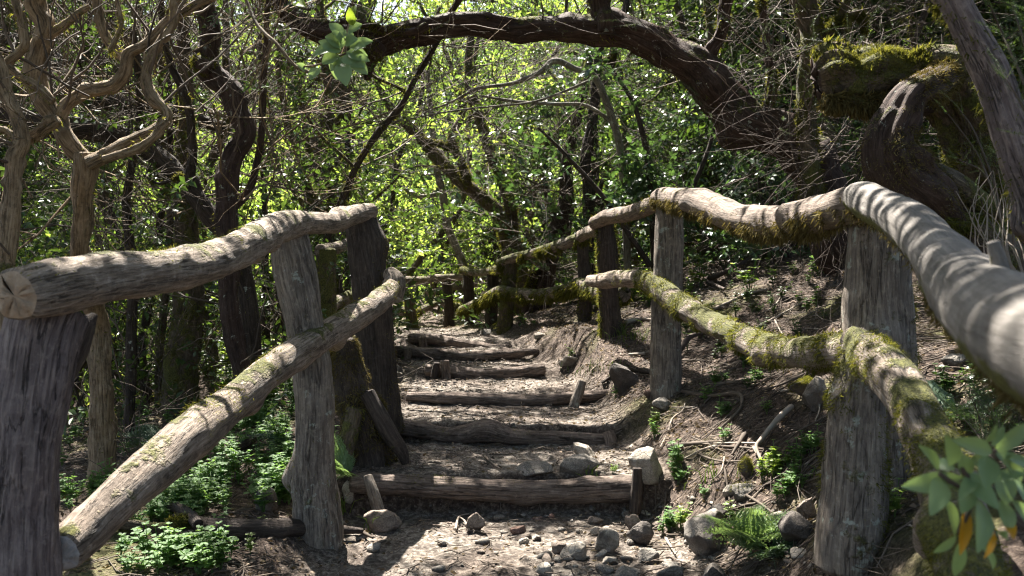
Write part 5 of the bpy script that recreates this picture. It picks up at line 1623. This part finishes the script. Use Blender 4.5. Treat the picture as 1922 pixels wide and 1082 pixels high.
CS = []  # unseen leaf clusters added along the sun ray to shade these points
SH = [P(*a_) for a_ in SH] + [hit(*a_) for a_ in [(560, 1040), (700, 1045), (790, 1025), (940, 1035), (1060, 1075), (1200, 1075), (620, 1000), (1180, 900), (1300, 960), (720, 1000), (900, 985), (1030, 1000), (1150, 970), (820, 1085), (980, 1090), (880, 1015), (620, 1060), (1240, 1050), (1340, 900), (1120, 780), (1000, 870), (840, 860)]]
for q in SH:
    t = (max(3.7, CZ + .36 * q[1] + 1.6) - q[2]) / SUN[2]
    CS.append(q + SUN * t)
C = np.vstack([C, np.array(CS)])
nc = len(C)
pos = (C[:, None] + rs.normal(0, .34, (nc, per, 3)) * [1.15, 1.15, .7]).reshape(-1, 3)
C = C[:nc]
pos = pos[pos[:, 2] > CZ + np.where(pos[:, 1] > 7.5, .215, .32) * pos[:, 1] + .25]
pos = pos[sunlit_gap(pos)]
own = np.argmin(((pos[:, None, :2] - oxy[None]) ** 2).sum(2), axis=1)
for k, o in enumerate(owners):
    p = pos[own == k]
    if len(p) == 0:
        continue
    b = MB()
    put_sprays(b, SPRAYS_BIG, p, rs.normal(size=p.shape) * [1, 1, .35] + [0, 0, -.1], rs.uniform(.8, 1.25, len(p)), rs)
    b.build('crown', [M['leaf_dark'], M['twig_dark']], o, kind='stuff', smooth=False)  # these leaves include the unseen clusters added to block sun and sky
    # the boughs that carry it
    cs = C[np.argmin(((C[:, None, :2] - oxy[None]) ** 2).sum(2), axis=1) == k][:9]
    b = MB()
    top = np.array([oxy[k][0], oxy[k][1], CZ + .34 * oxy[k][1] + .8])
    for j, c in enumerate(cs):
        mid = (top + c) / 2 + rs.normal(0, .15, 3)
        if not sunlit_gap(np.array([top * .5 + mid * .5, mid, mid * .5 + c * .5, c]), .1).all():
            continue
        tube(b, [top, mid, c], [.04, .025, .008], step=.12, sides=6, seed=900 + k * 20 + j, wob=.04)
    b.build('boughs', M['bark_dark'], o)


# ------------------------------------------------------------------ small plants
ROUND = (np.array([[0, 0, 0], [-.30, .30, .05], [.30, .30, .05], [0, .4, -.02], [-.34, .68, .05], [.34, .68, .05], [0, .72, 0], [0, 1, -.05]]), LEAF6[1])


def rosette(seed, stems=5, h=.07, leaf=.022, tiers=3):
    rs = np.random.default_rng(seed)
    b = MB()
    for k in range(stems):
        a = rs.uniform(0, 6.28)
        d = np.array([math.cos(a), math.sin(a), 0]) * rs.uniform(.1, .9)
        hh = h * rs.uniform(.6, 1.2)
        line = np.array([[0, 0, -.01], d * hh * .3 + [0, 0, hh * .5], d * hh * .7 + [0, 0, hh]])
        thin(b, [line], [.0012], mat=1)
        for t in range(tiers):
            f = .45 + .55 * t / max(1, tiers - 1)
            p = np.array([np.interp(f, [0, .5, 1], line[:, j]) for j in range(3)])
            n = 4 if t == tiers - 1 else 3
            aa = rs.uniform(0, 6) + np.arange(n) * 6.28 / n
            dd = np.stack([np.cos(aa), np.sin(aa), np.full(n, rs.uniform(-.1, .5))], 1)
            scatter(b, *ROUND, np.repeat(p[None], n, 0), dd, leaf * rs.uniform(.7, 1.15, n) * (1.1 - .25 * t), roll=rs.normal(0, .2, n), rs=rs)
    V = np.concatenate(b.v)
    F = np.concatenate([np.vstack([f[:, :3], f[:, [0, 2, 3]]]) if f.shape[1] == 4 else f for f in b.f])
    mm = np.concatenate([np.concatenate([m, m]) if f.shape[1] == 4 else m for f, m in zip(b.f, b.m)])
    return V, (F, mm)


ROS = [rosette(i) for i in range(4)]
ident_d = np.array([[0, 1.0, 0]])


def put_rosettes(b, pos, scale, rs):
    for p, s in zip(pos, scale):
        t = ROS[rs.integers(0, 4)]
        a = rs.uniform(0, 6.28)
        scatter(b, t[0], t[1], p[None], np.array([[math.cos(a), math.sin(a), rs.normal(0, .12)]]), s, roll=np.zeros(1), rs=rs)


def weed(px, py, wpx, n, label, mat='leaf_herb', seed=0, scale=1.0, hpx=None):
    rs = np.random.default_rng(seed + 700)
    q = hit(px, py)
    w = wpx * q[1] / FPX / 2
    root = thing('weed', label, 'weed', q, 'leafy weeds on the bank and path')
    n = max(1, int(n * .8))
    scale *= .88
    off = rs.normal(0, .45, (n, 2)) * [w, w * .7]
    pos = np.stack([q[0] + off[:, 0], q[1] + off[:, 1], np.zeros(n)], 1)
    pos[:, 2] = gz(pos[:, 0], pos[:, 1]) + .005
    b = MB()
    put_rosettes(b, pos, scale * rs.uniform(.75, 1.3, n), rs)
    b.build('foliage', [M[mat], M['leaf_herb']], root, kind='stuff', smooth=False)
    return root


weed(1445, 895, 70, 16, 'clump of lime green weed beside the short thick post', 'leaf_lime', 1, 1.05)
weed(1482, 925, 60, 12, 'round leaved weed just below the lime green clump', 'leaf_herb', 2)
weed(1510, 860, 70, 10, 'dark green weed pressed against the side of the short thick post', 'leaf_herb', 3)
weed(1272, 905, 44, 6, 'upright green weed right of the big pale sunlit rock', 'leaf_herb', 4, 1.3)
weed(1262, 870, 36, 4, 'small green weed above the upright one near the pale rock', 'leaf_herb', 5, 1.0)
weed(1252, 1000, 52, 7, 'low weed left of the large grey boulder', 'leaf_herb', 6, 1.1)
weed(1276, 995, 26, 2, 'bright three leaved seedling touching the large grey boulder', 'leaf_lime', 7, 1.7)
weed(1318, 942, 14, 1, 'tiny four leaved seedling in the middle of the bank', 'leaf_herb', 8, .9)
weed(1362, 828, 24, 2, 'small weed above the splintered brown stick', 'leaf_herb', 9, 1.2)
weed(1355, 722, 50, 6, 'patch of weed below the mossy lower rail', 'leaf_herb', 10, 1.3)
weed(1418, 722, 44, 5, 'weed right of the patch below the mossy lower rail', 'leaf_herb', 11, 1.2)
weed(1335, 748, 34, 3, 'weed under the patch beside the bent grey root', 'leaf_herb', 12, 1.2)
weed(1365, 780, 34, 4, 'weed lying inside the curve of the bent grey root', 'leaf_herb', 13, 1.1)
weed(1438, 782, 24, 2, 'tiny weed right of the bent grey root', 'leaf_herb', 14, 1.2)
weed(1230, 800, 40, 5, 'pale sunlit weed below the rounded grey stone', 'leaf_lime', 15, 1.0)
weed(1222, 830, 30, 3, 'little weed close above the pale rock', 'leaf_herb', 16, .9)
weed(1160, 745, 24, 3, 'weed at the foot of the dark rooty boulder', 'leaf_herb', 17, 1.1)
weed(1068, 680, 26, 3, 'pale weed sprouting over the pale flat stone', 'leaf_lime', 18, 1.2)
weed(1140, 905, 20, 2, 'small lime seedling growing on the front of the lowest step log', 'leaf_lime', 19, .8)
weed(1380, 978, 26, 2, 'yellow green seedling between the boulder and the fern', 'leaf_lime', 20, 1.2)
weed(1655, 985, 34, 5, 'small weed right of the short thick post foot', 'leaf_herb', 21, .9)
weed(1676, 978, 18, 1, 'single pair leaved seedling on a twig beyond the small weed', 'leaf_lime', 22, 1.2)
weed(425, 1048, 46, 5, 'lone herb in front of the half buried log', 'leaf_herb', 23, 1.3)
weed(476, 1045, 24, 2, 'tiny herb right of the lone one in front of the half buried log', 'leaf_lime', 24, 1.0)
weed(500, 1002, 22, 2, 'pale seedling on the half buried log', 'leaf_lime', 25, 1.0)
weed(1550, 512, 60, 5, 'broad leaved seedling on the bank left of the stout grey post', 'leaf_herb', 26, 2.2)
weed(975, 612, 20, 2, 'two leaved plant below the mossy post at the bend', 'leaf_herb', 27, 2.0)

rs = np.random.default_rng(99)
for nm, mt, reg, n, sc in [('ground_cover', 'leaf_herb', [(430, 900, 120, 60), (350, 930, 80, 40), (500, 850, 60, 60), (470, 790, 60, 40), (330, 965, 60, 20), (520, 930, 30, 25)], 300, 1.2),
                           ('ground_cover', 'leaf_herb', [(300, 800, 220, 90), (560, 740, 60, 60), (200, 950, 100, 60), (330, 1060, 120, 20), (640, 860, 30, 40)], 200, 1.1),
                           ('ground_cover', 'leaf_dark', [(1450, 540, 200, 60), (1300, 610, 60, 60), (1800, 760, 90, 60), (1400, 650, 120, 60)], 90, 1.2),
                           ('ground_cover', 'leaf_sun', [(620, 620, 60, 60), (480, 700, 80, 60), (420, 660, 60, 40), (1100, 560, 200, 30)], 300, 2.4)]:
    b = MB()
    pos = []
    for k in range(n):
        x, y, w, h = reg[rs.integers(0, len(reg))]
        q = hit(x + rs.normal(0, .5) * w, min(1120, y + rs.normal(0, .5) * h))
        if q[1] < 18 and path_w(np.array([q[0]]), np.array([q[1]]))[0] < .3:
            pos.append(q)
    put_rosettes(b, np.array(pos), sc * rs.uniform(.7, 1.4, len(pos)), rs)
    b.build(nm, [M[mt], M['leaf_herb']], kind='stuff', smooth=False)

# grass blades
b = MB()
for (x, y, n, w) in [(1165, 630, 60, 50), (640, 965, 26, 14), (1110, 920, 20, 20), (700, 1000, 8, 20), (1190, 640, 40, 40), (1130, 700, 30, 80), (1380, 900, 30, 200), (300, 900, 90, 200)]:
    for k in range(n):
        q = hit(x + rs.normal(0, .5) * w, y + rs.normal(0, 6))
        L = rs.uniform(.04, .11)
        a = rs.uniform(0, 6.28)
        d = np.array([math.cos(a), math.sin(a), 0]) * rs.uniform(.2, .8)
        thin(b, [np.array([q, q + d * L * .3 + [0, 0, L * .6], q + d * L + [0, 0, L * .8]])], [np.array([.0022, .0018, .0004])])
b.build('grass', M['leaf_lime'], kind='stuff')


# ferns
def frond_geo(L, seed, npin=16, width=.40, droop=.55, mat=0):
    rs = np.random.default_rng(seed)
    b = MB()
    t = np.linspace(0, 1, 14)
    line = np.stack([.03 * L * np.sin(3 * t + seed), t * L * (1 - .12 * t), L * (.34 * t - droop * t ** 2)], 1)
    thin(b, [line], [np.linspace(.0022, .0006, 14)], sides=4, mat=0)
    for i in range(npin * 2):
        f = .12 + .88 * (i // 2) / npin
        side = 1 if i % 2 else -1
        p = np.array([np.interp(f, t, line[:, k]) for k in range(3)])
        pl = L * width * (math.sin(math.pi * min(1, (f + .12) * .80)) ** .8) * (1.05 - f * .95) * 1.5
        pd = np.array([side, .45, -.10 + rs.normal(0, .05)])
        pd /= np.linalg.norm(pd)
        m = max(4, int(9 * (1 - f * .5)))
        u = np.linspace(.06, 1, m)
        pp = p + pd * (u * pl)[:, None] + np.array([0, 0, -1.0]) * (u ** 2 * pl * .18)[:, None]
        for s2 in (1, -1):
            nrm = np.cross(pd, [0, 0, 1.0]) * s2
            dd = nrm[None] * .8 + pd[None] * .55 + rs.normal(0, .06, (m, 3))
            scatter(b, *LEAF2, pp, dd, pl * .30 * (1.08 - u * .8), roll=rs.normal(0, .15, m), rs=rs)
    return b


def fern(px, py, fronds, label, mat, seed, group='ferns beside the steps'):
    q = hit(px, py)
    root = thing('fern', label, 'fern', q, group)
    for k, (az, L, el) in enumerate(fronds):
        b = frond_geo(L, seed * 10 + k)
        ca, sa = math.cos(math.radians(az)), math.sin(math.radians(az))
        ce, se = math.cos(math.radians(el)), math.sin(math.radians(el))
        Rx = np.array([[1, 0, 0], [0, ce, -se], [0, se, ce]])
        Rz = np.array([[ca, -sa, 0], [sa, ca, 0], [0, 0, 1]])
        R = Rz @ Rx
        b.v = [v @ R.T + q + [0, 0, .01] for v in b.v]
        b.build('frond', M[mat], root, smooth=False)
    return root


# azimuth: 0 = away from the camera (+Y), 90 = to the left, -90 = to the right, 180 = towards the camera
fern(1408, 1045, [(98, .28, 45), (138, .29, 38), (172, .27, 66), (212, .25, 38), (-88, .24, 55), (-40, .22, 62)], 'bright green fern with arching fronds on the right hand bank near the bottom', 'leaf_fern', 1)
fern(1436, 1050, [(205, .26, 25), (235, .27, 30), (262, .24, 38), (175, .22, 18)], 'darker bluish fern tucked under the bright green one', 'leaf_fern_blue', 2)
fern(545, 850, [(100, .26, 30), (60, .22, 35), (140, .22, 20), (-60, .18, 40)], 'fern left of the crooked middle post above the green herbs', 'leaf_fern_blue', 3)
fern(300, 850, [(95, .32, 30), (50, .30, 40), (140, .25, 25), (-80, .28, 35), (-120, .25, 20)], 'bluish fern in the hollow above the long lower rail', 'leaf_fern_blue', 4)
fern(655, 900, [(120, .24, 45), (150, .22, 30), (80, .22, 60), (170, .18, 20), (60, .26, 70)], 'pale fern by the mossy stump right of the middle post', 'leaf_fern', 5)
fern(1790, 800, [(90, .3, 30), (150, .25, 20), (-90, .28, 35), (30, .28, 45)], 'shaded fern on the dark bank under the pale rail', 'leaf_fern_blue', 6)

# ------------------------------------------------------------------ large leaved plant close to the camera
def blade_mesh(b, base, tip, width, bend, seed, face=None, mat=0):
    rs = np.random.default_rng(seed)
    base, tip = np.asarray(base), np.asarray(tip)
    ax = tip - base
    L = np.linalg.norm(ax)
    ax /= L
    view = np.array([0, -1.0, .35]) if face is None else np.asarray(face)
    view = view + rs.normal(0, .25, 3)
    side = np.cross(ax, view)
    side /= np.linalg.norm(side)
    up = np.cross(side, ax)
    n = 9
    t = np.linspace(0, 1, n)
    w = width / 2 * np.sin(math.pi * np.clip(t, .02, .985) ** .9) ** .75
    w[0] = width * .05
    V = []
    for i in range(n):
        c = base + ax * L * t[i] + up * bend * L * math.sin(math.pi * t[i]) * 1.0
        for k, (sx, uz) in enumerate([(-1, .22), (-.5, .08), (0, 0), (.5, .08), (1, .22)]):
            V.append(c + side * sx * w[i] + up * uz * w[i] * (1.3 if k != 2 else 1))
    V = np.array(V)
    F = []
    for i in range(n - 1):
        for k in range(4):
            F.append([i * 5 + k, i * 5 + k + 1, (i + 1) * 5 + k + 1, (i + 1) * 5 + k])
    b.add(V, F, mat)


def leaf_plant(root, leaves, D, dj, mat, seed, px_w=1.3):
    rs = np.random.default_rng(seed)
    for k, lf in enumerate(leaves):
        bx, by, tx, ty, w = lf[:5]
        m = lf[5] if len(lf) > 5 else mat
        d0 = D + rs.uniform(-.25, .25) * dj
        b = MB()
        base, tip = P(bx, by, d0), P(tx, ty, d0 + rs.uniform(-1, .6) * dj)
        blade_mesh(b, base, tip, w * D / FPX * px_w, rs.uniform(.04, .14), seed * 100 + k)
        b.build('leaf', M[m], root, label='yellowing leaf' if m == 'leaf_yellow' else None)


FP = thing('broad_leaved_plant', 'blurred plant with long sage green leaves and a few yellow ones close to the lens', 'plant', P(1960, 1080, 1.1))
leaf_plant(FP, [(1805, 897, 1692, 914, 30), (1790, 872, 1774, 816, 24), (1862, 848, 1786, 826, 24), (1866, 846, 1932, 794, 26), (1868, 850, 1916, 912, 36), (1762, 882, 1724, 836, 18), (1764, 898, 1746, 968, 32),
                (1774, 938, 1792, 1006, 26), (1795, 1006, 1752, 1038, 14), (1802, 1016, 1792, 1082, 22), (1836, 938, 1834, 1038, 32), (1806, 888, 1874, 956, 28), (1816, 906, 1804, 964, 30), (1876, 940, 1896, 1002, 24),
                (1852, 856, 1850, 918, 30), (1880, 888, 1890, 948, 30), (1894, 862, 1930, 872, 18), (1824, 864, 1844, 860, 10, 'leaf_lime'), (1792, 882, 1754, 868, 20), (1800, 850, 1812, 902, 26), (1814, 952, 1802, 1042, 18, 'leaf_yellow'),
                (1852, 975, 1847, 1048, 20, 'leaf_yellow'), (1884, 975, 1902, 1012, 18, 'leaf_yellow'), (1850, 830, 1870, 796, 12), (1862, 838, 1885, 800, 12), (1830, 900, 1880, 905, 14), (1836, 888, 1800, 940, 22), (1850, 900, 1925, 890, 18),
                (1815, 870, 1852, 850, 20), (1870, 1000, 1890, 1010, 12), (1840, 1020, 1862, 1072, 12), (1780, 912, 1850, 940, 20), (1905, 900, 1935, 960, 24), (1900, 940, 1938, 1000, 24)], 1.0, .05, 'leaf_sage', 5)
b = MB()
for pl in [[(1950, 1010, 1.1), (1890, 955, 1.04), (1835, 920, 1.0), (1805, 880, .99)], [(1890, 955, 1.04), (1878, 900, 1.02), (1866, 845, 1.0)], [(1950, 1010, 1.1), (1900, 975, 1.05)], [(1835, 920, 1.0), (1800, 915, 1.0), (1764, 890, 1.0)], [(1835, 920, 1), (1800, 1000, 1.0)],
           [(1950, 1010, 1.1), (2010, 1100, 1.2), (2040, 1400, 1.25)]]:
    tube(b, [P(*a) for a in pl], [.003] * len(pl), step=.02, sides=8, amp=.05, seed=1)
b.build('stem', M['twig'], FP)

HS = thing('hanging_spray', 'soft green leaves hanging on a bare curved twig in front of the arching trunk', 'leaf spray', P(640, 80, 2.6))
leaf_plant(HS, [(652, 100, 690, 106, 22), (650, 104, 632, 150, 40), (655, 100, 668, 124, 30), (640, 90, 604, 92, 26), (640, 84, 622, 58, 18), (648, 82, 672, 74, 18), (652, 76, 655, 56, 16), (640, 96, 598, 78, 18), (662, 96, 686, 88, 18),
                (636, 106, 604, 120, 24), (660, 108, 684, 128, 26), (662, 48, 656, 14, 14, 'leaf_lime'), (660, 40, 668, 10, 14, 'leaf_lime'), (644, 112, 620, 132, 26), (560, 6, 574, 12, 12, 'leaf_lime'), (650, 66, 630, 60, 14), (650, 98, 694, 116, 16), (630, 92, 588, 106, 22), (645, 70, 618, 44, 18), (656, 90, 700, 78, 20), (640, 120, 650, 162, 26), (600, 128, 582, 150, 18), (575, 135, 556, 120, 14), (652, 60, 680, 46, 16), (648, 84, 610, 70, 24), (660, 116, 690, 140, 20)], 2.6, .05, 'leaf_sage', 8)
b = MB()
for pl, r in [([(440, -40, 2.7), (462, 0, 2.7), (484, 48, 2.65), (520, 84, 2.6), (556, 126, 2.6), (590, 138, 2.6), (612, 142, 2.6)], .005), ([(556, 126, 2.6), (600, 122, 2.6), (650, 100, 2.6)], .003), ([(650, 100, 2.6), (652, 60, 2.6), (664, 20, 2.6)], .002)]:
    tube(b, [P(*a) for a in pl], [r] * len(pl), step=.02, sides=8, amp=.1, seed=2, wob=.006)
b.build('twig', M['bark_tan'], HS)

# ------------------------------------------------------------------ heath sprigs
def heath(name, label, stems, D, mat, seed, n_side=16, sc=.55, r=.004):
    root = thing(name, label, 'heath shrub', P(stems[0][0][0], stems[0][0][1], D), 'heath shrubs by the pale rail')
    rs = np.random.default_rng(seed)
    bs, bf = MB(), MB()
    for st in stems:
        pts = np.array([P(a[0], a[1], D + rs.normal(0, .05)) for a in st])
        c, rr = catmull(pts, np.linspace(r, r * .3, len(pts)), .03)
        thin(bs, [c], [rr], sides=5)
        k = rs.integers(len(c) // 4, len(c), n_side)
        T = np.gradient(c, axis=0)
        T /= np.linalg.norm(T, axis=1)[:, None]
        dd = T[k] + rs.normal(0, .55, (n_side, 3)) + [0, 0, .35]
        put_sprays(bf, NEEDLES, c[k], dd, sc * rs.uniform(.6, 1.1, n_side), rs)
        put_sprays(bf, NEEDLES, c[-1:], T[-1:], sc, rs)
    bs.build('stem', M['twig'], root)
    bf.build('needles', [M[mat], M['twig']], root, kind='stuff', smooth=False)


heath('heath_sprig', 'dark green heath sprig with bright tips between the contorted tree and the blurred trunk', [[(1900, 520), (1880, 420), (1840, 300), (1780, 215)], [(1890, 480), (1870, 360), (1830, 250), (1800, 205)], [(1885, 420), (1850, 330), (1800, 300)],
      [(1905, 480), (1895, 380), (1870, 280), (1850, 200)], [(1920, 520), (1915, 420), (1890, 330), (1868, 290)], [(1910, 560), (1890, 480), (1850, 400), (1835, 350)]], 2.5, 'needle_bright', 3, 14, .42)
heath('heath_sprig', 'bright blurred heath sprig at the top corner over the smooth trunk', [[(1960, 260), (1920, 150), (1880, 60), (1858, 10)], [(1950, 200), (1925, 90), (1900, 10)], [(1960, 300), (1930, 220), (1890, 150)], [(1950, 120), (1935, 40), (1930, -20)]], 1.7, 'needle_bright', 4, 18, .42)
heath('heath_shrub', 'low feathery heath on the shaded bank under the pale rail', [[(1880, 860), (1870, 800), (1850, 760)], [(1900, 860), (1910, 800), (1920, 760)], [(1860, 860), (1830, 810), (1800, 780)], [(1890, 860), (1885, 800), (1890, 740)],
      [(1910, 900), (1935, 830), (1950, 780)], [(1850, 850), (1840, 790), (1825, 750)]], 2.7, 'needle_bright', 5, 30, .75)
b = MB()
rs = np.random.default_rng(15)
for k in range(16):
    x0 = rs.uniform(1850, 1930)
    pts = [P(x0 + rs.normal(0, 10), 540, 2.2), P(x0 - rs.uniform(0, 50), 470, 2.25), P(x0 - rs.uniform(10, 70), 410 + rs.normal(0, 20), 2.3), P(x0 - rs.uniform(10, 60), 340 + rs.normal(0, 30), 2.3)]
    c, r = catmull(pts, np.linspace(.0025, .0008, 4), .02)
    thin(b, [c], [r], sides=4)
b.build('dead_twigs', M['twig_pale'], label='white leafless dead twigs curling beside the pale rail', category='dead twigs')

# ------------------------------------------------------------------ dry tangles of fine twigs
def tangle(label, boxes, n, L, r, seed, mat='twig', up=.3, gens=2):
    rs = np.random.default_rng(seed)
    st = []
    for k in range(n):
        x0, x1, y0, y1, d0, d1 = boxes[rs.integers(0, len(boxes))]
        st.append(P(rs.uniform(x0, x1), rs.uniform(y0, y1), rs.uniform(d0, d1)))
    polys, rads, _, _ = grow(st, rs.normal(size=(n, 3)) * [1, .6, .8] + [0, 0, up], rs, L, gens, 3, r, jitter=.3, up=up)
    b = MB()
    thin(b, polys, rads)
    b.build('twig_tangle', M[mat], label=label, category='twigs', kind='stuff')


tangle('grey tangle of fine bare twigs between the knobbly tree and the tan tree', [(300, 560, -20, 260, 5, 7.5), (60, 300, 60, 300, 5, 7)], 150, .8, .004, 1)
tangle('dry twigs caught among the mossy trunks of the hollow', [(200, 460, 420, 720, 4.5, 6.5), (80, 300, 350, 480, 4.5, 6.5), (200, 330, 800, 930, 4.3, 5)], 90, .40, .0022, 2, 'twig', .1)
tangle('brown haze of twigs in front of the forked tree', [(960, 1090, 230, 480, 8, 10), (700, 960, 140, 240, 7, 9)], 130, .9, .004, 3)
tangle('fine twigs hanging beneath the arching trunk', [(1260, 1560, 0, 240, 5.8, 7.5), (1580, 1780, 0, 110, 5, 7), (1560, 1700, 230, 330, 5, 6)], 120, .8, .003, 4, 'twig_dark', -.3)
tangle('curling tan and grey twigs woven between the stems behind the near top rail', [(-20, 330, -20, 430, 3.9, 6), (300, 560, 200, 420, 5, 7)], 60, .9, .007, 5, 'bark_tan', .5, 2)
